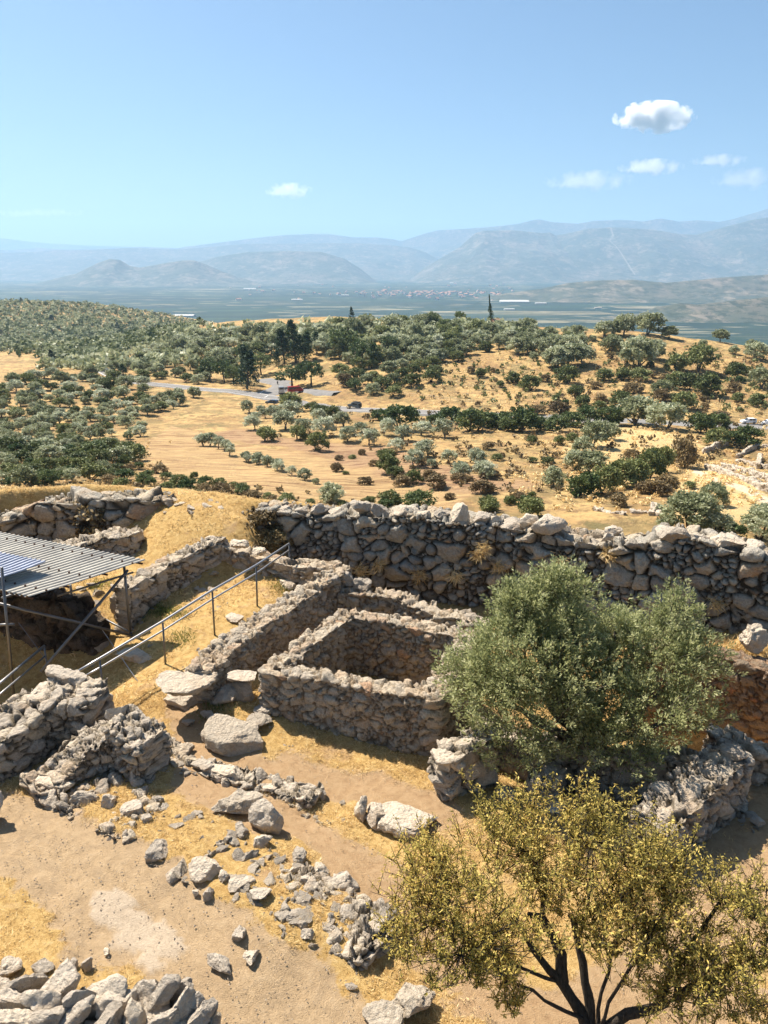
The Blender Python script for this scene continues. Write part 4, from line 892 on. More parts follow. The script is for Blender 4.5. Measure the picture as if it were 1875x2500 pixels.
many(Z5, [(50,465,90),(115,400,70),(165,400,70),(230,460,110),(265,400,110),(340,485,100),(455,500,115),(420,430,90),(590,530,100),(565,445,80),(670,480,80),(715,555,105),(800,500,90),(870,590,95),(910,530,95),(1015,495,90),(1020,620,120),(965,680,95),(1150,510,115),(1180,660,90),(1245,740,110),(1380,740,95),(1330,670,100),(1080,690,60),(20,370,70),(90,370,60),(60,420,60)],
     'silver', .95, 'silvery olive tree in the straw coloured grove below the road', 'olive tree', 'olive trees of the grove below the road')
many(Z5, [(15,655,50),(65,670,50),(125,685,60),(185,705,65),(265,730,60),(340,755,80)], 'silver', 1.0, 'young olive tree in the slanting row along the ploughed field', 'olive tree', 'young olives in the slanting row')
many(Z4, [(1175,560,70),(1215,560,80),(1265,580,60),(1300,590,60),(1330,615,70),(1425,650,60),(1485,665,60),(1545,680,60),(1605,700,65)], 'silver', 1.1, 'young olive tree in the slanting row along the ploughed field', 'olive tree', 'young olives in the slanting row')
for q, kd, a, lb in [((510,895,150),'olive',.8,'dark little olive tree alone just above the great wall'),((405,785,44),'olive',1.,'smallest olive at the lower end of the slanting row')]:
    px, py, w = Z5(*q); plant_px(kd, px, py, w, a, lb, 'olive tree')
many(Z5, [(110,530,105),(410,580,110),(300,520,90),(430,390,80),(515,415,90),(380,355,70),(270,352,110),(830,720,110),(860,740,90),(970,780,90),(830,900,110),(720,905,70),(1400,930,90),(1530,900,60),(820,650,90)],
     'shrub', .9, 'dark rounded shrub in the valley between the road and the great wall', 'shrub', 'dark shrubs of the valley')
many(Z5, [(780,410,90),(890,460,170),(1080,430,70),(1180,430,130),(1290,470,150),(1400,445,130),(1500,450,110),(1600,470,150),(1005,920,165),(1620,935,110)], 'green', .8, 'bright green bush of the hedge below the road', 'bush', 'green bushes along the road')
many(Z5, [(1110,800,120),(1360,830,120),(580,210,80),(1240,770,80),(900,790,90),(30,870,90)], 'brown', .75, 'leafless greyish brown bush in the valley', 'bush', 'brown bushes of the valley')
many(Z6, [(185,195,80),(285,235,110),(505,195,100),(530,275,80),(600,330,80),(675,355,70),(795,340,110),(1175,345,110),(1480,305,60),(1470,170,90),(920,180,100),(810,180,80),(1325,265,120),(700,180,90),(1255,125,150),(1130,120,110),(1120,225,120),(1200,235,90),(1600,330,80),(40,945,100),(170,890,60),(275,965,125),(285,550,60),(450,550,60),(520,540,60),(1210,805,60)],
     'shrub', .85, 'dark shrub on the dry right hand hillside', 'shrub', 'shrubs on the dry right hillside')
many(Z6, [(430,110,130),(500,90,130),(580,85,120),(915,95,180),(985,60,110),(1045,260,110),(1615,225,110),(420,790,110),(20,745,90),(640,560,150),(720,520,120),(600,590,100),(540,700,110)], 'olive', .9, 'rounded olive tree on the dry right hand hillside', 'olive tree', 'olive trees on the right hillside')
many(Z6, [(40,455,120),(150,470,110),(240,475,120),(340,465,90),(430,470,110),(530,450,110),(620,430,120),(760,440,130),(1370,470,110),(1265,480,115),(1450,555,110),(1520,560,120)], 'green', .85, 'bright green bush of the hedge below the road', 'bush', 'green bushes along the road')
many(Z6, [(865,630,80),(885,250,90),(1050,300,80),(660,230,60),(325,380,90),(450,375,110),(800,910,100),(1010,840,120),(1080,800,110),(960,830,90),(1370,410,90)], 'brown', .7, 'brownish dry bush on the right hillside', 'bush', 'brown bushes of the right hillside')
for q, kd, a, lb, ct in [((890,445,190),'olive',.85,'left one of two broad olive trees casting a shadow beside the road','olive tree'),((1080,470,200),'olive',.75,'right one of two broad olive trees casting a shadow beside the road','olive tree'),
  ((1350,560,110),'shrub',1.,'grey green shrub left of the road beside the low excavation walls','shrub'),((1190,1080,300),'bigshrub',.78,'biggest round olive bush just above the great wall at the right','olive tree'),((1340,1090,190),'bigshrub',.8,'olive bush joined to the right side of the biggest round olive bush','olive tree'),
  ((1340,910,165),'bigshrub',.9,'olive bush just behind the biggest round olive bush','olive tree'),((1610,1110,230),'bigshrub',.85,'large dark olive bush cut by the right edge above the great wall','olive tree'),((1450,1100,120),'green',.8,'low green bush between the big olive bushes','bush'),
  ((600,860,170),'green',1.,'leftmost dark green bush of the thick clump above the great wall','bush'),((700,840,160),'shrub',1.,'second dark bush of the thick clump above the great wall','bush'),((790,815,160),'shrub',1.1,'middle bush of the thick clump above the great wall','bush'),((880,790,160),'shrub',1.1,'fourth bush of the thick clump above the great wall','bush'),
  ((970,750,150),'shrub',1.1,'fifth bush of the thick clump above the great wall','bush'),((1050,725,120),'shrub',1.3,'rightmost bush of the thick clump above the great wall','bush'),((620,720,180),'olive',.8,'silvery olive tree behind the thick dark clump','olive tree'),((1180,690,150),'brown',1.05,'small yellowing tree at the start of the pale track','tree')]:
    px, py, w = Z6(*q); plant_px(kd, px, py, w, a, lb, ct)
many(Z3, [(710,800,110),(760,790,80),(820,795,110),(960,790,140),(1085,815,80),(1380,835,80),(1465,905,50),(1550,890,70)], 'olive', .85, 'olive tree standing against the plain on the bare right crest', 'olive tree', 'olive trees on the bare crest')
many(Z3, [(755,885,110),(210,905,110),(270,900,110),(350,905,110),(410,890,110),(470,900,110),(550,910,130),(430,985,130),(50,800,100),(300,945,50),(640,830,40),(1580,930,110),(1455,825,45),(1285,870,50)], 'olive', .85, 'dark olive tree of the dense clump left of the bare crest', 'olive tree', 'dense olives left of the bare crest')
cf = [((20,1090,110),2.2,'pine'),((225,965,120),1.9,'pine'),((290,960,130),1.8,'pine'),((340,950,110),1.6,'pine'),((400,880,75),1.5,'pine'),((175,980,45),1.9,'pine'),((560,930,160),1.1,'roundpine'),((640,930,120),1.1,'roundpine'),((680,980,150),.95,'roundpine'),((520,900,110),1.2,'pine'),
      ((270,1110,190),.8,'roundpine'),((380,1100,160),.9,'roundpine'),((1070,770,80),1.2,'roundpine'),((1150,800,110),.95,'roundpine'),((1240,735,75),.9,'roundpine'),((820,900,100),1.0,'roundpine'),((90,1030,130),1.1,'roundpine'),((640,1130,90),.8,'roundpine')]
for i, (q, a, k) in enumerate(cf):
    px, py, w = Z2(*q); plant_px(k, px, py, w, a, {'pine': 'tall pointed dark conifer on the slope above the road junction', 'roundpine': 'broad deep green pine on the slope above the road junction'}[k]+(', left part' if px < 740 else ', middle part' if px < 900 else ', right part'), 'conifer' if k == 'pine' else 'pine tree', {'pine': 'pointed conifers above the junction', 'roundpine': 'broad pines above the junction'}[k])
for i, (q, a, k) in enumerate([((1300,1075,110),1.2,'roundpine'),((1215,1060,120),1.2,'roundpine'),((1350,1090,90),1.2,'roundpine'),((1430,1115,135),1.75,'pine'),((1290,930,70),1.0,'roundpine'),((1400,950,90),1.1,'roundpine')]):
    px, py, w = Z4(q[0], (q[1]+480-850+0)*1.0, q[2]); px, py, w = q[0]*.422, 480+q[1]*.422, q[2]*.422
    plant_px(k, px, py, w, a, {'pine': 'tallest blackish conifer left of the road junction', 'roundpine': 'pine in the dark stand left of the road junction'}[k], 'conifer' if k == 'pine' else 'pine tree', None if k == 'pine' else 'pines left of the junction')
px, py, w = Z2(1421, 765, 28); plant_px('cypress', px, py, w*1.1, 6.6, 'tall black pencil cypress on the crest beside the orange roof', 'cypress')
px, py, w = Z2(615, 720, 36); plant_px('pine', px, py, w, 2.6, 'small dark conifer alone on the skyline left of centre', 'conifer')
for (x, y, w_, a, lb) in [(550,680,13,2.6,'pair of dark cypresses on the far left grove hill'),(298,727,38,1.1,'dark triangular conifer on the far left hill'),(303,803,26,1.4,'lower dark conifer on the far left hill'),(650,768,22,1.5,'left conifer of the dark pair on the far slope'),(678,768,30,1.4,'right conifer of the dark pair on the far slope'),(10,800,26,1.3,'dark conifer cut by the left edge on the far hill'),(122,614,20,1.3,'tiny conifer on the skyline of the far left hill'),(305,960,50,1.5,'dark conifer in the grove beside the far bend of the road'),(715,1040,60,1.3,'dark conifer beside the road left of the pines'),(825,700,10,3,'slim cypress on the far slope')]:
    plant_px('pine' if a < 2.5 else 'cypress', x*.422, 480+y*.422, w_*.422, a, lb, 'conifer')

# random fill of the groves, photo-space densities turned into places on the hill
road_px = [[(470,908),(500,925),(530,938),(600,945),(700,952)]]
def fill(n, poly, kinds, wlo, whi, label, group, seed, mind=.75, avoid=()):
    r = random.Random(seed); xs = [p[0] for p in poly]; ys = [p[1] for p in poly]; acc = []; t_ = 0; cand = []
    while len(cand) < n and t_ < n*60:
        t_ += 1; px, py = r.uniform(min(xs), max(xs)), r.uniform(min(ys), max(ys))
        if not inpoly(np.array([px]), np.array([py]), poly)[0]: continue
        if any(inpoly(np.array([px]), np.array([py]), a)[0] for a in avoid): continue
        w = r.uniform(wlo, whi)
        if any(abs(px-a)+1.8*abs(py-b) < mind*(w+c_)*.5 for a, b, c_ in cand): continue
        cand.append((px, py, w))
    cand.sort(key=lambda q: q[1])
    for px, py, w in cand:
        k = r.choice(kinds); fx = (px-min(xs))/(max(xs)-min(xs)); fy = (py-min(ys))/(max(ys)-min(ys))
        fy = sum(1 for q in cand if q[1] < py and abs(q[0]-px) < (max(xs)-min(xs))*.2)/max(1, sum(1 for q in cand if abs(q[0]-px) < (max(xs)-min(xs))*.2))
        sub = ('far' if fy < .33 else 'middle' if fy < .66 else 'near')+(' left' if fx < .33 else ' centre' if fx < .66 else ' right')
        plant_px(k, px, py+w*.3, w, r.uniform(.7, .95)*(1.1 if k == 'olive' else .95), label[k]+', '+sub+' part', {'silver': 'olive tree', 'olive': 'olive tree', 'shrub': 'shrub', 'green': 'bush', 'brown': 'bush', 'roundpine': 'pine tree'}[k], group[k]+', '+sub+' part')
roadband = [[(230,905),(300,935),(470,965),(600,985),(735,1000),(735,960),(640,935),(480,940),(330,915),(240,885)]]
fill(165, [(0,955),(60,915),(200,900),(330,925),(400,950),(480,960),(470,985),(380,1000),(345,1020),(360,1060),(300,1090),(180,1110),(0,1090)], ['olive', 'olive', 'shrub', 'olive', 'silver'], 20, 36,
     {'silver': 'silvery olive tree among the darker trees of the left slope', 'olive': 'olive tree in the dense grove covering the left slope', 'shrub': 'dark shrub in the dense grove covering the left slope'}, {'silver': 'silvery olives of the left slope', 'olive': 'olive trees of the left slope', 'shrub': 'dark shrubs of the left slope'}, 1, .72)
fill(52, [(0,1080),(180,1100),(300,1085),(340,1110),(250,1160),(120,1180),(0,1175)], ['shrub', 'shrub', 'olive', 'green'], 30, 62,
     {'olive': 'olive tree low on the left slope just above the broken wall', 'shrub': 'dark shrub low on the left slope just above the broken wall', 'green': 'green bush low on the left slope'}, {'olive': 'lowest olives of the left slope', 'shrub': 'lowest shrubs of the left slope', 'green': 'green bushes low on the left'}, 2, .9)
fill(40, [(200,900),(330,870),(430,850),(600,880),(600,930),(480,935),(320,915)], ['olive', 'shrub', 'olive'], 22, 36,
     {'olive': 'olive tree on the near side of the crest above the road bend', 'shrub': 'shrub on the crest above the road bend'}, {'olive': 'olives above the road bend', 'shrub': 'shrubs above the road bend'}, 3, .75)
fill(150, [(330,868),(420,832),(520,812),(700,792),(960,785),(1180,795),(1420,812),(1400,835),(1180,850),(1080,880),(900,890),(720,850),(640,860),(520,890),(430,865)], ['olive', 'silver', 'olive', 'shrub', 'olive'], 26, 44,
     {'silver': 'paler silvery olive tree in the thick grove along the hill crest', 'olive': 'olive tree in the thick grove along the hill crest', 'shrub': 'dark shrub in the thick grove along the hill crest'}, {'silver': 'silvery olives along the crest', 'olive': 'olive trees along the crest', 'shrub': 'dark shrubs along the crest'}, 4, .68)
fill(30, [(820,905),(1000,850),(1120,870),(1040,930),(940,960),(850,940)], ['olive', 'shrub', 'shrub'], 30, 46,
     {'olive': 'olive tree on the slope between the pines and the bare hillside', 'shrub': 'dark shrub between the pines and the bare hillside'}, {'olive': 'olives between pines and bare hillside', 'shrub': 'shrubs between pines and bare hillside'}, 5, 1.1)
fill(36, [(1130,880),(1500,850),(1875,880),(1875,1000),(1500,985),(1150,990)], ['shrub', 'brown', 'brown', 'green'], 12, 30,
     {'green': 'small green bush dotted on the dry right hillside', 'shrub': 'small dark shrub dotted on the dry right hillside', 'brown': 'small dry bush dotted on the right hillside'}, {'green': 'small green bushes, right hillside', 'shrub': 'small dark shrubs, right hillside', 'brown': 'small dry bushes, right hillside'}, 6, 1.3)
fill(30, [(740,1120),(1000,1090),(1250,1080),(1420,1120),(1400,1230),(1000,1225),(930,1190)], ['brown', 'brown', 'shrub'], 14, 34,
     {'brown': 'low brown scrub in the valley above the great wall', 'shrub': 'low dark scrub in the valley above the great wall'}, {'brown': 'brown scrub above the great wall', 'shrub': 'dark scrub above the great wall'}, 7, 1.0)
fill(34, [(250,1150),(350,1130),(700,1215),(950,1225),(940,1240),(500,1215),(250,1185)], ['shrub', 'brown', 'green'], 20, 46,
     {'brown': 'dry bush along the field edge behind the boulder row', 'shrub': 'dark bush along the field edge behind the boulder row', 'green': 'green bush along the field edge behind the boulder row'}, {'brown': 'dry bushes behind the boulder row', 'shrub': 'dark bushes behind the boulder row', 'green': 'green bushes behind the boulder row'}, 8, 1.0)
print('plants', counts)
# the far grove: thousands of trees that read as one mass
def blobs(n, poly, sz, seed, name, mat):
    r = np.random.default_rng(seed); xs = [p[0] for p in poly]; ys = [p[1] for p in poly]
    px = r.uniform(min(xs), max(xs), n); py = r.uniform(min(ys), max(ys), n); k = inpoly(px, py, poly); px, py = px[k], py[k]
    x, y, z, ok = hitv(px, py); x, y, z = x[ok], y[ok], z[ok]; n = len(x)
    x += r.uniform(-6, 6, n); y += r.uniform(-10, 10, n); z = zgrid(x, y)
    per = 18; d = rnd_dirs(n*per, r); s = np.repeat(r.uniform(*sz, n), per); C = np.repeat(np.stack([x, y, z], 1), per, 0)+d*s[:, None]*np.array([.5, .5, .38])*r.uniform(.5, 1, (n*per, 1)); C[:, 2] += s*.4
    A = d*.4+rnd_dirs(n*per, r)*.8; A /= np.linalg.norm(A, axis=1)[:, None]; L = s*r.uniform(.16, .28, n*per)
    V, F, lv = quads(C, A*L[:, None], perp(A, r)*(L*.7)[:, None], np.clip(np.repeat(r.uniform(.2, .7, n), per)+r.uniform(-.2, .3, n*per), 0, 1))
    tag(obj(name, mesh(name, V, F, {'lv': lv}, smooth=False), mat), kind='stuff')
blobs(1600, [(-20,722),(200,728),(330,757),(400,766),(490,788),(470,815),(330,860),(200,885),(0,858)], (3.5, 7), 11, 'far_dark_grove', LM['shrub'])
blobs(5200, [(-20,722),(200,728),(330,757),(400,766),(490,788),(470,815),(330,860),(200,885),(130,878),(100,858),(0,858),(-20,858)], (3, 6.2), 1, 'far_olive_grove', LM['olive'])
blobs(1500, [(100,905),(200,870),(330,865),(430,835),(520,805),(960,790),(1300,800),(1300,830),(960,850),(560,840),(480,890),(330,910),(200,905),(110,915)], (4, 7), 2, 'hillside_scrub', LM['olive'])
blobs(900, [(980,990),(1100,880),(1900,860),(1900,1130),(1500,1120),(1300,1200),(1180,1190),(1000,1130),(760,1080),(700,1020)], (.7, 2.0), 3, 'low_scrub', LM['brown'])
blobs(500, [(0,1090),(330,1080),(350,1190),(700,1220),(1300,1240),(0,1240)], (.5, 1.5), 6, 'low_scrub', LM['brown'])
blobs(2600, [(1000,860),(1900,860),(1900,1230),(1350,1230),(1200,1080),(1000,1000)], (.4, 1.1), 4, 'straw_clumps', LM['straw'])
blobs(500, [(0,1100),(330,1090),(330,1180),(0,1240)], (.4, 1.0), 8, 'straw_clumps', LM['straw'])
blobs(420, [(1000,870),(1500,840),(1900,870),(1900,1010),(1400,1000),(1000,960)], (1.0, 2.4), 5, 'green_scrub', LM['shrub'])

# ------------------------------------------------------------------ the near olive tree
def rock_cap(): pass
ot = empty('olive_tree', P(1440, 1905, -1.0)); tag(ot, 'big silvery green olive tree in the foreground growing out of the walled pit', 'olive tree')
ob = np.array(ot.location)
lobes = [  # px, py, depth Y, radii (m)
 (1310,1640,14.6,(1.5,1.35,1.25)),(1330,1530,15.2,(1.0,1.0,.75)),(1262,1600,14.8,(.85,.9,.75)),(1195,1690,14.3,(.85,.8,.65)),(1290,1760,13.9,(1.25,1.1,.85)),(1450,1600,15.4,(1.0,1.0,.8)),
 (1580,1600,15.2,(.95,.95,.75)),(1650,1520,15.5,(.42,.42,.62)),(1640,1640,14.9,(.85,.85,.65)),(1560,1750,14.0,(1.0,.9,.75)),(1680,1745,14.3,(.62,.6,.38)),(1440,1710,14.9,(1.1,1.0,.95)),(1500,1840,13.7,(.85,.8,.4)),(1130,1650,14.8,(.42,.42,.35)),(1260,1840,13.9,(.7,.6,.38)),(1390,1450,15.3,(.40,.40,.42)),(1285,1480,15.1,(.42,.42,.45)),(1262,1490,15.0,(.3,.3,.35)),(1700,1600,15.1,(.35,.35,.35)),(1500,1530,15.4,(.35,.35,.35)),(1345,1450,15.2,(.22,.22,.38))]
r = np.random.default_rng(5); CC = []; DD = []
for (px, py, D, rad) in lobes:
    c = np.array(PD(px, py, D)); n = int(150*(rad[0]*rad[1]*rad[2])**(.66)+22); d = rnd_dirs(n, r); d[:, 2] = np.where(d[:, 2] < -.3, -d[:, 2]*.6, d[:, 2])
    rr = r.uniform(.35, 1.0, n)**.45; bump_ = 1+.22*vnoise(d*2.3+px, 3)
    CC.append(c+d*np.array(rad)*(rr*bump_)[:, None]); DD.append(d)
CC = np.concatenate(CC); DD = np.concatenate(DD); ns = len(CC)
A0 = DD*.75+np.array([0, 0, .55])+rnd_dirs(ns, r)*.45; A0 /= np.linalg.norm(A0, axis=1)[:, None]
per = 42; L = np.repeat(r.uniform(.25, .62, ns), per); tt_ = r.uniform(0, 1, ns*per); dr_ = rnd_dirs(ns*per, r)
base = np.repeat(CC, per, 0)+np.repeat(A0, per, 0)*(L*tt_)[:, None]+dr_*(.045+.13*(1-tt_))[:, None]
A = np.repeat(A0, per, 0)*.8+dr_*.8; A /= np.linalg.norm(A, axis=1)[:, None]; sz = r.uniform(.030, .052, ns*per)
lv = np.clip(np.repeat(r.uniform(.15, .6, ns), per)+r.uniform(-.2, .25, ns*per)+tt_*.18, 0, 1)
V, F, lv = quads(base, A*sz[:, None], perp(A, r)*(sz*.36)[:, None], lv)
obj('crown', mesh('near_olive_crown', V-ob, F, {'lv': lv}, smooth=False), LM['olive_near'], ot)
tb = MB()
def limb(mb, pts, r0, r1, n=7, wob_=.03, seed=0):
    q = [np.array(pts[0], float)]; rr = random.Random(seed)
    for a, b in zip(pts[:-1], pts[1:]):
        a, b = np.array(a, float), np.array(b, float); L = np.linalg.norm(b-a); k = max(2, int(L/.25))
        for i in range(1, k+1): q.append(a+(b-a)*i/k+np.array([rr.uniform(-1, 1) for _ in range(3)])*wob_*min(1, L))
    mb.tube(q, np.linspace(r0, r1, len(q))*np.array([rr.uniform(.86, 1.14) for _ in q]), n)
    return q
for i, (px, py, D, rad) in enumerate(lobes):
    e = np.array(PD(px, py, D))-ob; b0 = np.array([r.uniform(-.1, .1), r.uniform(-.1, .1), 0]); mid_ = np.array([e[0]*.35, e[1]*.4, 1.1+.2*e[2]*.5])
    limb(tb, [b0, b0*.5+[0, 0, .9], mid_, e], .15, .02, 7, .05, i)
tw = MB()
for i in range(0, ns, 3):
    a = CC[i]-ob; tw.tube([a-A0[i]*.35+r.normal(size=3)*.05, a, a+A0[i]*.45], .010, 3, .003)
tb.tube([(0, 0, -.3), (.03, 0, .3), (0, .05, 1.0)], [.34, .26, .2], 10)
tb.build('trunk', M['olivebark'], ot, True); tw.build('branch', M['olivebark'], ot)

# ------------------------------------------------------------------ the yellowing tree in front
at_ = empty('almond_tree', P(1445, 2560, -.5)); tag(at_, 'yellow-leaved almond tree with thin bare twigs and forked dark trunk, bottom right foreground', 'tree')
ab = np.array(at_.location); Pa = lambda px, py, z: np.array(P(px, py, z))-ab
ws = MB(); r = random.Random(11); nr_ = np.random.default_rng(12); tips = []
main = [([(1448,2575,-.5),(1425,2480,.0),(1375,2400,.5),(1340,2370,.75),(1300,2320,1.1),(1262,2250,1.5)], .10, .035),
        ([(1375,2400,.5),(1368,2330,.9),(1345,2280,1.25),(1325,2240,1.5),(1290,2232,1.65)], .085, .035),([(1325,2240,1.5),(1318,2160,2.0),(1300,2080,2.4)], .04, .02),
        ([(1448,2575,-.5),(1440,2460,.15),(1430,2400,.5),(1412,2300,1.0),(1400,2245,1.35),(1392,2235,1.5)], .075, .035),([(1400,2245,1.35),(1430,2240,1.5),(1480,2205,1.9)], .045,.025),
        ([(1445,2540,-.3),(1530,2480,.3),(1600,2460,.6),(1650,2440,.9),(1660,2330,1.5)], .09, .03),([(1600,2460,.6),(1640,2380,1.2),(1700,2290,1.8)], .05, .02),
        ([(1262,2250,1.5),(1200,2290,1.7),(1130,2330,1.9)], .04, .02),([(1700,2290,1.8),(1760,2190,2.2),(1870,2170,2.4)], .035, .012),([(1650,2440,.9),(1760,2380,1.5),(1850,2350,1.8)], .05, .015),([(1480,2205,1.9),(1520,2100,2.4)], .03, .015),([(1440,2500,-.1),(1330,2440,.6),(1230,2380,1.2),(1150,2300,1.8)], .035, .012),([(1448,2560,-.4),(1470,2420,.5),(1510,2280,1.4),(1540,2150,2.3)], .035, .012),
        ([(1448,2560,-.4),(1490,2440,.5),(1570,2330,1.3),(1630,2200,2.2)], .032, .012),([(1375,2400,.5),(1300,2380,1.0),(1200,2330,1.5),(1100,2220,2.1)], .03, .01),([(1412,2300,1.0),(1440,2200,1.8),(1450,2060,2.6)], .025, .01)]
for k, (pp, a, b) in enumerate(main):
    q = limb(ws, [Pa(*x) for x in pp], a, b, 8, .035, 50+k); tips += q[len(q)//2:]
# crown volume sample points: px, py, z
env = [(1000,2080,2.2),(1080,2040,2.5),(1180,1990,2.8),(1290,1960,3.0),(1400,1970,3.0),(1500,2010,3.0),(1590,2060,2.9),(1680,2110,2.8),(1770,2160,2.6),(1860,2200,2.4),(960,2180,2.0),(970,2290,1.7),(1050,2250,2.0),(1150,2180,2.4),
       (1260,2120,2.6),(1380,2110,2.7),(1500,2130,2.6),(1600,2190,2.5),(1700,2260,2.3),(1800,2290,2.1),(1100,2370,1.5),(1200,2380,1.4),(1000,2360,1.4),(1560,2290,2.1),(1640,2340,1.9),(1720,2380,1.8),(1820,2400,1.6),(1600,2440,1.4),(1700,2460,1.3),
       (1830,2470,1.2),(1200,2280,1.9),(1120,2130,2.3),(1450,2050,2.8),(1040,2160,2.2),(1240,2040,2.8),(1340,2030,2.9),(1550,2100,2.7),(1900,2300,2.0),(1500,2230,2.2),(1150,2300,1.9),(1290,2190,2.2),(1670,2200,2.4),(1750,2320,2.0),(1590,2370,1.7),(1330,2250,2.3),(1400,2190,2.5),(1460,2280,2.3),(1350,2140,2.6),(1500,2330,1.9),(1540,2250,2.2),(1220,2440,1.0),(1180,2360,1.5)]
tips = np.array(tips); LB = []; LA = []
for ei, e in enumerate(env):
    for s_ in range(9):
        g = Pa(e[0]+r.uniform(-62, 62), e[1]+r.uniform(-48, 48), e[2]+r.uniform(-.5, .35)); g[1] += r.uniform(-.35, .35)
        k = np.argmin(np.linalg.norm(tips-g, axis=1)+np.abs(r.gauss(0, .3))); a = tips[k]; md = (a+g)/2+np.array([r.uniform(-.1, .1), r.uniform(-.1, .1), -.12])
        limb(ws, [a, md, g], .016 if s_ == 0 else .008, .003, 4, .035, ei*10+s_)
        for w_ in range(8):
            b0 = md+(g-md)*r.uniform(.1, 1); dv = np.array([r.gauss(0, .34), r.gauss(0, .34), r.uniform(.25, 1.0)]); dv /= np.linalg.norm(dv); Lq = r.uniform(.18, .5)
            b1 = b0+dv*Lq*.55+nr_.normal(size=3)*.02; b2 = b0+dv*Lq+np.array([0, 0, -.02]); ws.tube([b0, b1, b2], .006, 3, .0025)
            m_ = int(Lq*54); t_ = nr_.uniform(.05, 1, m_)[:, None]; LB.append(b0+(b2-b0)*t_+nr_.normal(size=(m_, 3))*.012); LA.append(np.repeat(dv[None], m_, 0))
LB = np.concatenate(LB); LA = np.concatenate(LA); n = len(LB); dr_ = rnd_dirs(n, nr_); dr_[:, 2] -= .35
A = dr_*.9+LA*.35; A /= np.linalg.norm(A, axis=1)[:, None]; sz = nr_.uniform(.018, .034, n)
V, F, lv = quads(LB+A*sz[:, None], A*sz[:, None], perp(A, nr_)*(sz*.34)[:, None], np.clip(nr_.beta(2.2, 2.2, n)+.25*vnoise(LB*1.3, 4), 0, 1))
obj('crown', mesh('almond_crown', V, F, {'lv': lv}, smooth=False), LM['almond'], at_)
ws.build('trunk', M['bark'], at_, True)
print('almond leaves', n, 'olive leaves', ns*per)

# ------------------------------------------------------------------ dry grass and weeds near the camera
def blades(name, n, region, lo, hi, wd, seed, mat, kind='stuff', maskf=None, zf=z_near, clump=.35):
    r = np.random.default_rng(seed); x0, x1, y0, y1 = region
    m = n//7; cx = r.uniform(x0, x1, m); cy = y0+(y1-y0)*r.uniform(0, 1, m)
    if maskf is not None: k = maskf(cx, cy) > r.random(m); cx, cy = cx[k], cy[k]
    cx = np.repeat(cx, 7)+r.normal(0, .05, len(cx)*7); cy = np.repeat(cy, 7)+r.normal(0, .05, len(cy)*7); n = len(cx); cz = zf(cx, cy)
    C = np.stack([cx, cy, cz], 1); d = r.normal(size=(n, 3)); d[:, 2] = np.abs(d[:, 2])*.5+.25; d /= np.linalg.norm(d, axis=1)[:, None]
    L = r.uniform(lo, hi, n); A = d*(L/2)[:, None]; W_ = perp(d, r)*wd; lv = np.clip(r.normal(.5, .22, n)+.25*fbm(C*.8, 2, 3), 0, 1)
    V, F, lv = quads(C+A*.9, A, W_, lv)
    o = obj(name, mesh(name, V, F, {'lv': lv}, smooth=False), mat); tag(o, kind=kind); return o
pm_i = lambda x, y: path_m[np.clip(np.searchsorted(gx, x), 0, len(gx)-1), np.clip(np.searchsorted(gy, y), 0, len(gy)-1)]
dens = lambda x, y: (1-pm_i(x, y))*np.clip(.55+.8*fbm2(x, y, 1.3, 3, 77), .08, 1)
blades('dry_grass', 200000, (-9, 8, 7.6, 17), .04, .13, .0045, 1, LM['straw'], maskf=dens)
blades('dry_grass', 120000, (-14, 13, 16, 29), .06, .18, .008, 2, LM['straw'], maskf=dens)
blades('green_weeds', 1, (0, 1, 0, 1), .05, .1, .01, 3, LM['grass']) if False else None
def tuft_field(pts, n, rad, lo, hi, seed, mat, name):
    r = np.random.default_rng(seed); CX = []
    for (px, py, z) in pts: c = P(px, py, z); CX.append(np.array(c)[None]+r.normal(size=(n, 3))*np.array([rad, rad, 0]))
    C = np.concatenate(CX); C[:, 2] = z_near(C[:, 0], C[:, 1]); n = len(C); d = r.normal(size=(n, 3))*.7; d[:, 2] = 1; d /= np.linalg.norm(d, axis=1)[:, None]
    L = r.uniform(lo, hi, n); V, F, lv = quads(C+d*(L/2)[:, None]*.9, d*(L/2)[:, None], perp(d, r)*.008, r.uniform(0, 1, n)); o = obj(name, mesh(name, V, F, {'lv': lv}, smooth=False), mat); tag(o, kind='stuff')
tuft_field([(400,1490,.5),(430,1500,.5),(445,1560,.35),(380,1480,.5),(930,1650,-1),(960,1660,-1),(985,1640,-1),(690,1430,.7),(520,1740,.1),(250,1440,.4),(300,1460,.5),(900,1640,-1)], 260, .22, .06, .2, 4, LM['grass'], 'green_weeds')
tuft_field([(1770,1575,.6),(1800,1580,.6),(1740,1565,.55),(1830,1590,.6),(1700,1560,.5),(1860,1600,.6)], 700, .2, .1, .35, 5, LM['straw'], 'dry_grass')
# dry tufts rooted in the joints of the great wall
for i, (px, py) in enumerate([(1165,1345),(1110,1395),(1022,1395),(1215,1375),(925,1370),(1480,1345),(1735,1465),(1365,1360),(882,1385),(1180,1330)]):
    q = onH(px, py); c = np.array([q[0], q[1]-.25, q[2]]); rr = np.random.default_rng(i); d = rr.normal(size=(160, 3))*.6; d[:, 1] -= .7; d[:, 2] -= .1; d /= np.linalg.norm(d, axis=1)[:, None]
    L = rr.uniform(.15, .42, 160); V, F, lv = quads(c+rr.normal(size=(160, 3))*.08+d*(L/2)[:, None], d*(L/2)[:, None], perp(d, rr)*.008, rr.uniform(.2, 1, 160))
    o = obj('grass_tuft', mesh('grass_tuft', V-c, F, {'lv': lv}, smooth=False), LM['straw'], loc=c); tag(o, 'dry grass tuft hanging from a joint in the face of the great boulder wall', 'grass tuft', 'grass tufts in the face of the great wall')
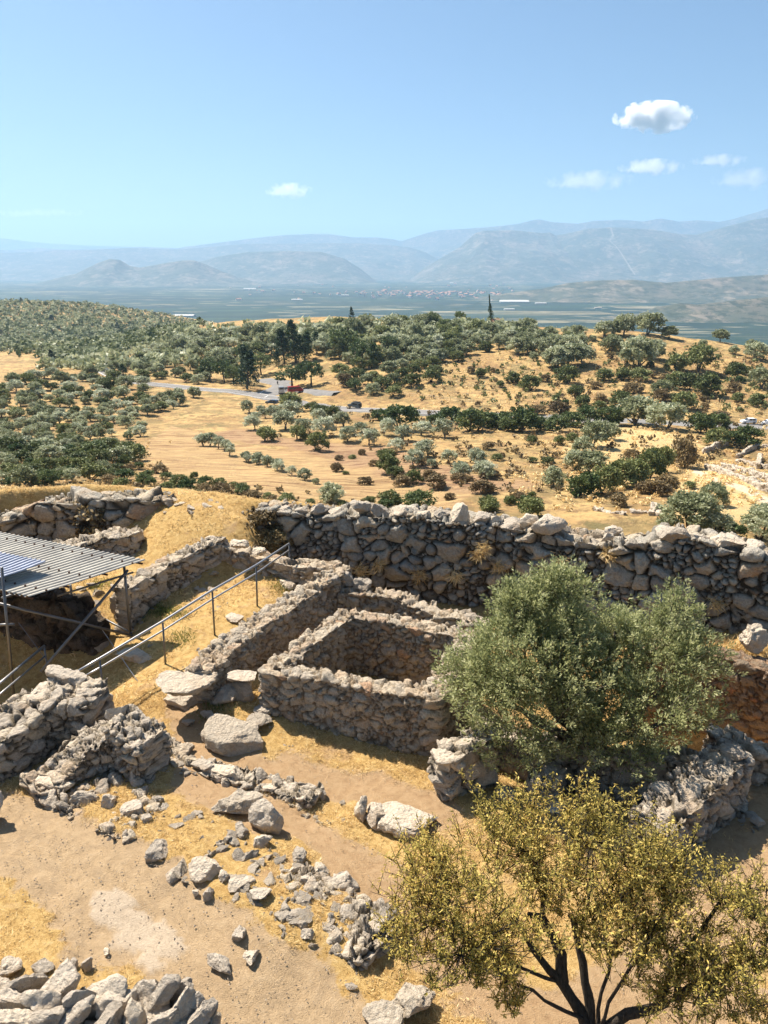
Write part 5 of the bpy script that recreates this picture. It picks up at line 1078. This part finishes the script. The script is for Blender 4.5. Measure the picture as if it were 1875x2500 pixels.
# dark dead bush on the bank below the left end of the great wall
for (px, py, z, w, lb) in [(640,1300,1.5,1.35,'dry brown bush on the earth bank at the left end of the great wall'),(668,1335,1.1,1.0,'lower dry brown bush at the left foot of the great wall'),(225,1260,1.6,1.6,'thorny brown bush growing in front of the left boulder wall')]:
    c = P(px, py, z); c = (c[0], c[1], float(z_near(np.array([c[0]]), np.array([c[1]]))[0])-.15); plant('brown', c, w, w*.8, lb, 'bush')

# ------------------------------------------------------------------ the metal roof on scaffold poles
sh = empty('roof_shelter'); tag(sh, 'corrugated metal roof on scaffold poles over a dark excavation pit at the left edge', 'shelter')
tm = NT('corrugated_sheet'); v = tm.coord(); nn = tm.noise(1.2, 5, .7, v); n2 = tm.noise(14, 4, .7, v)
tm.color(tm.mix(tm.rmp(nn, .35, .7), (.30, .285, .255), (.50, .475, .41))); tm.b.inputs['Metallic'].default_value = .1; tm.b.inputs['Roughness'].default_value = .6
M['sheet'] = tm.m; M['sheet2'] = plain('newer_sheet', (.34, .37, .45), .5, .2)
def sheet(name, A, e1, e2, mat, pitch=.17, amp=.028):
    """A corner, e1 along the ribs, e2 across them"""
    A, e1, e2 = map(lambda q: np.array(q, float), (A, e1, e2)); n = int(np.linalg.norm(e2)/pitch*8); u = np.linspace(0, 1, n+1); v = np.linspace(0, 1, 7)
    nrm = np.cross(e1, e2); nrm /= np.linalg.norm(nrm); nrm = nrm if nrm[2] > 0 else -nrm
    ph = u*np.linalg.norm(e2)/pitch*2*pi; h = np.clip(np.sin(ph)*1.6, -1, 1)*amp
    Pt = A+u[:, None, None]*e2+v[None, :, None]*e1+h[:, None, None]*nrm
    Pt = Pt+np.sin(v*7+1)[None, :, None]*nrm*.01
    top = Pt.reshape(-1, 3); bot = top-nrm*.004; F = grid_faces(n+1, 7); F2_ = F[:, ::-1]+len(top)
    o = obj(name, mesh(name, np.concatenate([top, bot]), np.concatenate([F, F2_])), mat, sh); return o
Ar = np.array(P(355, 1368, 2.35)); Br = np.array(P(70, 1458, 2.22)); Cr = np.array(P(0, 1300, 2.5)); e1 = Br-Ar; e2 = (Cr-Ar)*1.9
sheet('roof_sheet', Ar, e1, e2, M['sheet'])
A2 = np.array(P(112, 1372, 2.62)); sheet('roof_sheet', A2, np.array(P(0, 1412, 2.55))-A2, (Cr-Ar)*.5, M['sheet2'], .15)
fb = MB()
for k in (.03, .35, .68, .97): fb.tube([Ar+e1*k-[0, 0, .07], Ar+e1*k+e2-[0, 0, .07]], .028, 6)
fb.build('roof_beam', M['rust'], sh)
cl_ = MB()
for k in (.12, .5, .86):
    for j in range(int(np.linalg.norm(e2)/.34)):
        p = Ar+e1*k+e2*(j*.34/np.linalg.norm(e2)); cl_.box(p[0]-.02, p[0]+.02, p[1]-.02, p[1]+.02, p[2]+.015, p[2]+.06)
cl_.build('roof_clip', M['rust'], sh)
nx = np.array(e2[:2])/np.linalg.norm(e2[:2])
def pole(pts, rad=.038, mat='steel_dark'): b = MB(); b.tube(pts, rad, 8); return b.build('scaffold_pole', M[mat], sh, True)
f1 = np.array(P(318, 1548, .15)); D1 = f1[1]
pole([f1, PD(303, 1382, D1)]); f2 = np.array(P(182, 1545, -.4)); pole([f2-[0, 0, .5], PD(172, 1428, f2[1])])
DL = 17.6; pole([PD(34, 1700, DL), PD(4, 1385, DL)]); pole([PD(-10, 1472, DL), PD(324, 1552, D1)]); pole([PD(100, 1640, DL-.4), PD(312, 1392, D1)])
pole([PD(238, 1502, D1+.7), PD(322, 1546, D1)], .03); pole([PD(140, 1455, D1-.9), PD(326, 1397, D1)], .03); pole([PD(-10, 1526, DL), PD(35, 1524, DL)]); pole([PD(4, 1460, DL), PD(70, 1440, DL+.8)], .03)
pole([PD(-10, 1475, DL), PD(-10, 1390, DL)], .03)
b = MB(); b.tube([PD(45, 1520, 18.3), PD(150, 1660, 17.2)], .008, 4); b.build('guy_wire', M['steel_dark'], sh)
b = MB(); b.tube([PD(250, 1538, 18.9), PD(362, 1700, 17.0)], .010, 4); b.build('guy_wire', M['steel'], sh)

# ------------------------------------------------------------------ handrails
def rail(label, tops_, feet, mids, ext=None):
    h = empty('handrail'); tag(h, label, 'handrail'); T = []; Mi = []
    for (tx, ty), (fx, fy, fz) in zip(tops_, feet):
        f = np.array(P(fx, fy, fz)); t_ = np.array(PD(tx, ty, f[1])); T.append(t_); b = MB(); b.tube([f-[0, 0, .15], t_], .026, 8); b.build('post', M['steel_dark'], h, True)
    for (mx, my), t_ in zip(mids, T): Mi.append(np.array(PD(mx, my, t_[1])))
    b = MB(); b.tube(([ext[0]] if ext else [])+T, .033, 8); b.build('top_rail', M['steel'], h, True)
    b = MB(); b.tube(([ext[1]] if ext else [])+Mi, .026, 8); b.build('middle_rail', M['steel'], h, True)
    return T
rail('long metal handrail sloping from the left ruined wall up to the block wall', [(243,1608),(397,1517),(518,1441),(625,1380),(706,1327)], [(255,1718,.0),(404,1625,.15),(524,1550,.4),(628,1482,.55),(708,1402,.75)],
     [(243,1631),(397,1540),(518,1463),(625,1400),(706,1343)], (PD(180, 1645, 15.9), PD(205, 1652, 16.1)))
rail('short metal handrail cut by the left edge under the metal roof', [(108,1577),(-60,1718)], [(118,1652,-.5),(-45,1830,-.4)], [(110,1602),(-60,1745)])

# ------------------------------------------------------------------ ruins, road, fences, vehicles, houses
ra = []
def ruin(label, pts, h, th, seed):
    q = [hit1(*p) for p in pts]; q = [p for p in q if p]
    wall('ruined_wall', label, 'ruined wall', [(p[0], p[1], p[2]-1.0, p[2]+h) for p in q], th*.8, (.8, .7, .45), M['grey'], res=.17, depth=.16, seed=seed, jag=.35, off=.12, bulge=.12, tex=.06)
ruin('lowest long rubble wall of the excavated ruins at the right edge', [(1728,1145),(1790,1170),(1860,1195),(1920,1212)], 1.0, 1.6, 401)
ruin('second long rubble wall of the excavated ruins at the right edge', [(1765,1140),(1830,1158),(1900,1180)], .9, 1.2, 402)
ruin('slanting wall of the excavated ruins running away from the path', [(1800,1118),(1830,1100),(1850,1092)], .9, .8, 403)
ruin('upper rubble wall of the excavated ruins at the right edge', [(1800,1130),(1850,1140),(1900,1150)], .9, 1.1, 404)
ruin('short cross wall inside the excavated ruins at the right edge', [(1855,1118),(1850,1145)], 1.0, .9, 405)
ruin('topmost rubble wall of the excavated ruins cut by the right edge', [(1862,1098),(1910,1105)], 1.2, .9, 406)
ruin('cut bank wall in shadow beside the yellowing tree near the ruins', [(1718,1108),(1750,1095),(1775,1088)], 1.4, .8, 407)
ruin('low pink rubble wall in the straw just above the great wall', [(1452,1246),(1490,1252),(1525,1256)], .35, .8, 408)
ruin('second low pink rubble wall in the straw, right of the first', [(1542,1252),(1580,1252),(1620,1262)], .35, .8, 409)
ruin('pale cross wall end between the two low pink walls', [(1590,1258),(1602,1240)], .7, .9, 410)

ta = NT('asphalt'); v = ta.coord(); ta.color(ta.mix(ta.rmp(ta.noise(.5, 5, .7, v), .3, .7), (.16, .155, .15), (.24, .23, .22)))
M['line'] = plain('road_paint', (.75, .74, .70), .8)
def strip(name, line, w, mat, lift, kind='structure', off=0., parent=None):
    P3 = np.array([p[:2] for p in line]); P3 = np.concatenate([np.linspace(a, b, 9)[:-1] for a, b in zip(P3[:-1], P3[1:])]+[P3[-1:]])
    for _ in range(6): P3[1:-1] = (P3[:-2]+P3[1:-1]*2+P3[2:])/4
    tg = np.gradient(P3, axis=0); tg /= np.linalg.norm(tg, axis=1)[:, None]; nr = np.stack([-tg[:, 1], tg[:, 0]], 1)
    zc = zgrid(P3[:, 0], P3[:, 1])
    for _ in range(5): zc[1:-1] = (zc[:-2]+zc[1:-1]+zc[2:])/3
    k = np.linspace(-w/2, w/2, 5)+off; X = P3[:, 0][:, None]+nr[:, 0][:, None]*k; Y = P3[:, 1][:, None]+nr[:, 1][:, None]*k
    Zs = np.repeat(zc[:, None], 5, 1)+lift
    V = np.stack([X, Y, Zs], -1)
    # embankment skirts
    if kind == 'structure':
        sk = V[:, [0, -1]].copy(); sk[:, 0, :2] += (V[:, 0]-V[:, 2])[:, :2]*.5; sk[:, 1, :2] += (V[:, -1]-V[:, 2])[:, :2]*.5; sk[..., 2] -= 1.6
        V = np.concatenate([sk[:, :1], V, sk[:, 1:]], 1)
    o = obj(name, mesh(name, V.reshape(-1, 3), grid_faces(V.shape[0], V.shape[1])), mat, parent); tag(o, kind='structure'); return P3, zc, nr
roadline = hits([(1990,1046),(1875,1043),(1790,1041),(1700,1037),(1600,1033),(1500,1029),(1400,1024),(1300,1019),(1200,1014),(1100,1010),(1000,1006),(920,1003),(850,1000),(790,994),(740,984),(700,975),(660,972),(610,963),(560,955),(480,950),(420,943),(360,938),(325,932),(300,925),(272,916),(250,905)])
rp, rz, rn = strip('road', roadline, 6.4, ta.m, .28)
for s_ in (-2.95, 2.95): strip('road_marking', roadline, .22, M['line'], .30, 'x', s_)
jl = hits([(640,966),(665,958),(690,948),(700,938),(680,930),(655,925)])
strip('road', jl, 9.5, ta.m, .24); strip('road', hits([(690,950),(730,950),(790,955),(830,958)]), 6.5, ta.m, .21)
strip('road_marking', hits([(655,968),(640,975),(628,966),(645,955)]), .3, M['line'], .33, 'x')
strip('road', hits([(150,897),(165,890),(182,886)]), 6.0, ta.m, .3)

def fence(label, pts, step, h=1.3):
    q = np.array([p for p in (hit1(*p) for p in pts) if p]); L = np.concatenate([[0], np.cumsum(np.linalg.norm(np.diff(q[:, :2], axis=0), axis=1))]); n = int(L[-1]/step)
    e = empty('wire_fence', tuple(q[0])); tag(e, label, 'fence'); pm = None; prev = None; wr = MB()
    for i in range(n+1):
        x = np.interp(i*step, L, q[:, 0]); y = np.interp(i*step, L, q[:, 1]); z = float(zgrid(np.array([x]), np.array([y]))[0]); o_ = np.array([x, y, z])-q[0]
        if pm is None: b = MB(); b.box(-.04, .04, -.04, .04, -.3, h, .005, .005); po = b.build('fence_post', M['bark'], e); pm = po.data
        else: po = obj('fence_post', pm, None, e)
        po.location = o_
        if prev is not None:
            for k in (.5, 1.1): wr.tube([prev+[0, 0, k], o_+[0, 0, k]], .012, 3)
        prev = o_
    wr.build('fence_wire', M['steel_dark'], e)
fence('wire fence with dark posts on the slope just above the parked off-road car', [(800,938),(830,946),(870,948),(920,950)], 2.6)
fence('wire fence with dark posts running along the foot of the dry hillside', [(985,966),(1060,976),(1150,985),(1250,988),(1330,992),(1400,996)], 2.8)
fence('wire fence with dark posts above the white cars at the right', [(1480,1004),(1560,1006),(1650,1004),(1760,1004),(1875,1002)], 4.2, 1.8)
fence('short wire fence running towards the great wall in the valley', [(1335,1180),(1318,1195),(1295,1205),(1275,1222)], 2.2)
fence('roadside fence in front of the white cars at the right edge', [(1710,1052),(1790,1056),(1875,1060)], 4.0, 1.8)

glass = plain('car_glass', (.03, .035, .04), .15, 0, .6); tyre = plain('tyre_rubber', (.02, .02, .02), .9)
def car(label, px, py, paint, L=4.2, Wd=1.75, Hh=1.5, rz=0., typ='hatch', cat='car'):
    h = hit1(px, py); 
    i = np.argmin(np.hypot(rp[:, 0]-h[0], rp[:, 1]-h[1])); z = rz_[i]+.28 if False else (rz[i] if not isinstance(rz, float) else 0)
    return None
def vehicle(label, px, py, paint, L, Wd, Hh, ang, typ, cat):
    h = hit1(px, py); i = np.argmin(np.hypot(rp[:, 0]-h[0], rp[:, 1]-h[1])); zr = rz[i]+.28 if np.hypot(rp[i, 0]-h[0], rp[i, 1]-h[1]) < 6 else h[2]+.26
    e = empty({'car': 'car', 'van': 'van', 'bus': 'minibus', 'off-roader': 'off_road_car'}[cat], (h[0], h[1], zr), ang); tag(e, label, cat, kind='thing')
    cs = {'hatch': [(-.5,.35),(-.5,.62),(-.47,.93),(-.36,1.),(.02,1.),(.2,.66),(.46,.58),(.5,.42),(.5,.2),(-.5,.2)],
          'sedan': [(-.5,.35),(-.5,.66),(-.36,.7),(-.2,.98),(.05,1.),(.22,.68),(.46,.6),(.5,.42),(.5,.2),(-.5,.2)],
          'box': [(-.5,.3),(-.5,.7),(-.49,.96),(-.45,1.),(.12,1.),(.22,.66),(.47,.6),(.5,.5),(.5,.25),(-.5,.25)],
          'van': [(-.5,.2),(-.5,.92),(-.47,1.),(.25,1.),(.4,.6),(.49,.5),(.5,.2)]}[typ]
    b = MB(); n = len(cs); V = []
    for sy, k in ((-1, .94), (-1, 1), (1, 1), (1, .94)):
        for (x, zz) in cs:
            nar = 1-.16*max(0, zz-.6)/.4
            V.append((x*L*(1 if k == 1 else .985), sy*Wd/2*(nar if k == 1 else nar*.99)*(1 if k == 1 else 1), zz*Hh*(1 if k == 1 else .99)))
    # side panels and the skin between them
    F = [(a*n+j, a*n+(j+1) % n, (a+1)*n+(j+1) % n, (a+1)*n+j) for a in (1,) for j in range(n)]
    F += [tuple(range(n, 2*n))[::-1], tuple(range(2*n, 3*n))]
    b.add(V, F); bo = b.build('body', paint, e)
    bv = bo.modifiers.new('bevel', 'BEVEL'); bv.width = .06; bv.segments = 2
    g = MB()
    if typ == 'van': xs = [(-.44,-.2),(-.18,.02),(.05,.28)]; z0, z1 = .58, .86
    else: xs = [(-.40,-.2),(-.17,.03)]; z0, z1 = .66, .92
    for x0, x1 in xs:
        for sy in (-1, 1): g.box(x0*L, x1*L, sy*Wd*.465-.02 if sy > 0 else sy*Wd*.465-.035, sy*Wd*.465+.035 if sy > 0 else sy*Wd*.465+.02, z0*Hh, z1*Hh)
    g.build('window', glass, e)
    g = MB(); x0 = -.5*L; g.box(x0-.015, x0+.09, -Wd*.38, Wd*.38, .66*Hh, .9*Hh); g.build('rear_window', glass, e)
    g = MB(); g.add([(.05*L+.05, -Wd*.4, .97*Hh), (.05*L+.05, Wd*.4, .97*Hh), (.22*L+.03, Wd*.43, .70*Hh), (.22*L+.03, -Wd*.43, .70*Hh)] if typ != 'van' else [(.27*L+.05, -Wd*.42, .96*Hh), (.27*L+.05, Wd*.42, .96*Hh), (.4*L+.04, Wd*.44, .63*Hh), (.4*L+.04, -Wd*.44, .63*Hh)], [(0, 3, 2, 1)]); g.build('windscreen', glass, e)
    for x in (-.31, .31):
        for sy in (-1, 1):
            w_ = MB(); y = sy*Wd*.44; an = [2*pi*k/16 for k in range(16)]; rr = .33 if typ != 'box' else .38
            V = [(x*L+cos(a)*rr, y-.11, rr+sin(a)*rr) for a in an]+[(x*L+cos(a)*rr, y+.11, rr+sin(a)*rr) for a in an]
            w_.add(V, [tuple(range(16)), tuple(range(31, 15, -1))]+[(k, k+16, (k+1) % 16+16, (k+1) % 16) for k in range(16)]); wo = w_.build('wheel', tyre, e)
            w2 = MB(); V = [(x*L+cos(a)*rr*.55, y+sy*.115, rr+sin(a)*rr*.55) for a in an]; w2.add(V, [tuple(range(16)) if sy < 0 else tuple(range(15, -1, -1))]); w2.build('rim', M['steel'], wo)
    for sy in (-1, 1):
        l_ = MB(); l_.box(.47*L, .505*L, sy*Wd*.36-.15, sy*Wd*.36+.15, .44*Hh, .52*Hh); l_.build('headlight', M['line'], e)
    if typ == 'box':
        k_ = MB(); k_.box(-.42*L, .05*L, -Wd*.4, Wd*.4, Hh+.05, Hh+.28, .08, .08); k_.build('roof_rack', tyre, e)
        w_ = MB(); w_.tube([(-.5*L-.02, 0, .62*Hh), (-.5*L-.22, 0, .62*Hh)], .36, 14); w_.build('spare_wheel', tyre, e)
    return e
white = plain('white_car_paint', (.78, .78, .77), .25, 0, .5)
def rang(px, py):
    h = hit1(px, py); i = np.argmin(np.hypot(rp[:, 0]-h[0], rp[:, 1]-h[1])); a = rp[max(0, i-2)]; b_ = rp[min(len(rp)-1, i+2)]; return math.atan2(b_[1]-a[1], b_[0]-a[0])
vehicle('dark grey off-road car with a loaded roof rack driving on the road', 866, 998, plain('dark_car_paint', (.10, .12, .13), .3), 4.7, 1.9, 1.9, rang(866, 998), 'box', 'off-roader')
vehicle('white car half hidden behind the green bushes, leftmost of the white cars', 1701, 1036, white, 4.3, 1.75, 1.5, rang(1701, 1036), 'hatch', 'car')
vehicle('white hatchback on the road at the right, between two other white cars', 1826, 1035, white, 4.0, 1.75, 1.55, rang(1826, 1035), 'hatch', 'car')
vehicle('white saloon car cut by the right edge of the picture', 1874, 1040, white, 4.4, 1.75, 1.45, rang(1860, 1040), 'sedan', 'car')
vehicle('small dark blue car turning at the junction', 664, 988, plain('blue_car_paint', (.03, .06, .10), .3), 4.2, 1.75, 1.45, rang(664, 988)+.5, 'hatch', 'car')
vehicle('silver van seen from behind at the junction', 687, 962, plain('silver_van_paint', (.42, .43, .44), .3, .4), 5.4, 2.1, 2.7, radians(100), 'van', 'van')
vehicle('red and white minibus parked under the pine beside the junction', 722, 960, plain('red_bus_paint', (.30, .03, .03), .3), 5.6, 2.1, 2.3, radians(20), 'van', 'bus')
vehicle('small dark car on the far bend of the road', 261, 910, plain('far_car_paint', (.05, .06, .07), .3), 4.2, 1.75, 1.5, rang(265, 912), 'hatch', 'car')
# a walker on the side road
h = hit1(678, 941); pe = empty('person', (h[0], h[1], h[2]+.1)); tag(pe, 'tiny walker in dark clothes on the road behind the silver van', 'person')
b = MB(); b.tube([(-.12, 0, 0), (-.11, .02, .45), (-.09, 0, .88)], [.07, .08, .11], 8); b.tube([(.12, .1, 0), (.11, .06, .45), (.09, 0, .88)], [.07, .08, .11], 8); b.tube([(0, 0, .8), (0, 0, 1.1), (0, 0, 1.4), (0, 0, 1.5)], [.17, .16, .2, .08], 10)
b.tube([(-.2, 0, 1.4), (-.26, .03, 1.1), (-.24, .1, .85)], [.06, .05, .04], 6); b.tube([(.2, 0, 1.4), (.26, -.03, 1.1), (.24, .05, .85)], [.06, .05, .04], 6); b.build('body', tyre, pe, True)
b = MB(); b.tube([(0, 0, 1.46), (0, 0, 1.55), (0, 0, 1.65), (0, 0, 1.74)], [.06, .1, .1, .04], 10); b.build('head', plain('skin', (.45, .28, .2), .6), pe, True)

# houses
wallm = plain('house_plaster', (.62, .58, .52), .9); roofm = plain('roof_tiles', (.40, .22, .15), .9); shedm = plain('shed_cladding', (.48, .47, .44), .8)
def house(name, label, pos, L, Wd, H, rz, mats, cat='house', group=None, parts=True, rise=.35):
    e = empty(name, pos, rz); tag(e, label, cat, group, 'thing'); b = MB(); b.box(-L/2, L/2, -Wd/2, Wd/2, -3, H); b.build('wall', mats[0], e)
    b = MB(); o_ = .4; b.add([(-L/2-o_, -Wd/2-o_, H), (L/2+o_, -Wd/2-o_, H), (L/2+o_, Wd/2+o_, H), (-L/2-o_, Wd/2+o_, H), (-L/2-o_, 0, H+Wd*rise), (L/2+o_, 0, H+Wd*rise)], [(0, 1, 5, 4), (2, 3, 4, 5), (1, 2, 5), (3, 0, 4), (3, 2, 1, 0)]); b.build('roof', mats[1], e)
    return e
hp = hit1(1213, 803); ho = house('house', 'house with an orange tiled roof showing behind the crest grove beside the cypress', (hp[0], hp[1], hp[2]-1.2), 5, 5, 4.4, .3, (wallm, roofm))
sp = [(1255,738,95,'long white shed roof on the plain behind the cypress'),(1320,742,36,'white shed on the plain right of the long white one'),(1243,757,34,'low pale shed on the plain below the long white one'),(842,722,26,'white shed roof at the left end of the village'),(725,733,36,'white strip shed on the plain left of the village'),
      (1460,753,22,'dark roofed farm building on the right of the plain'),(1685,762,26,'pale farm building by the right hill'),(1778,764,30,'second pale farm building by the right hill'),(1110,692,34,'pale rectangular yard roof beyond the village'),(1334,686,22,'red and white factory roof below the bare mountain'),
      (320,695,36,'white shed roof at the foot of the pointed hill'),(370,698,26,'second white shed at the foot of the pointed hill'),(147,698,12,'small white shed on the left of the plain'),(610,706,40,'white shed right of the pointed hill'),(310,762,24,'pale strip shed behind the left hill'),(450,773,70,'long pale walled yard behind the left hill'),(1560,716,22,'white farm shed at the foot of the brown hill')]
for px, py, w, lb in sp:
    g = P(px, py, PLAIN); d = math.dist(g, (0, 0, CH)); wm = w/FPX*d; house('shed', lb, g, wm*.7, wm*.3, 5, 0.02*((px*7) % 9-4), (shedm, shedm if 'dark' not in lb else M['rock']), 'shed', None, True, .12)
r = random.Random(3); hm = None
hb_ = MB(); hb_.box(-7, 7, -5, 5, -1, 5); hb_.add([(-7.5, -5.5, 5), (7.5, -5.5, 5), (7.5, 5.5, 5), (-7.5, 5.5, 5), (-7.5, 0, 8), (7.5, 0, 8)], [(0, 1, 5, 4), (2, 3, 4, 5), (1, 2, 5), (3, 0, 4)])
h0 = hb_.build('village_house', wallm); h0.data.materials.append(roofm); h0.data.polygons.foreach_set('material_index', [0]*6+[1]*4); first = True
for i in range(190):
    if i < 130: px, py = r.gauss(1050, 120), 712+abs(r.gauss(0, 7)); lb, gp_ = 'tiny pale house with a tiled roof in the village on the plain', 'houses of the plain village'
    else: px, py = r.uniform(560, 1500), r.uniform(694, 735); lb, gp_ = 'tiny pale farmhouse scattered among the orchards of the plain', 'scattered farmhouses of the plain'
    if i < 130 and not 780 < px < 1420: continue
    g = P(px, py, PLAIN); o = h0 if first else h0.copy()
    if not first: COL.objects.link(o)
    first = False; o.location = g; o.rotation_euler = (0, 0, r.uniform(0, 3)); s_ = r.uniform(.8, 2.0); o.scale = (s_*1.2, s_, s_); tag(o, lb, 'house', gp_)
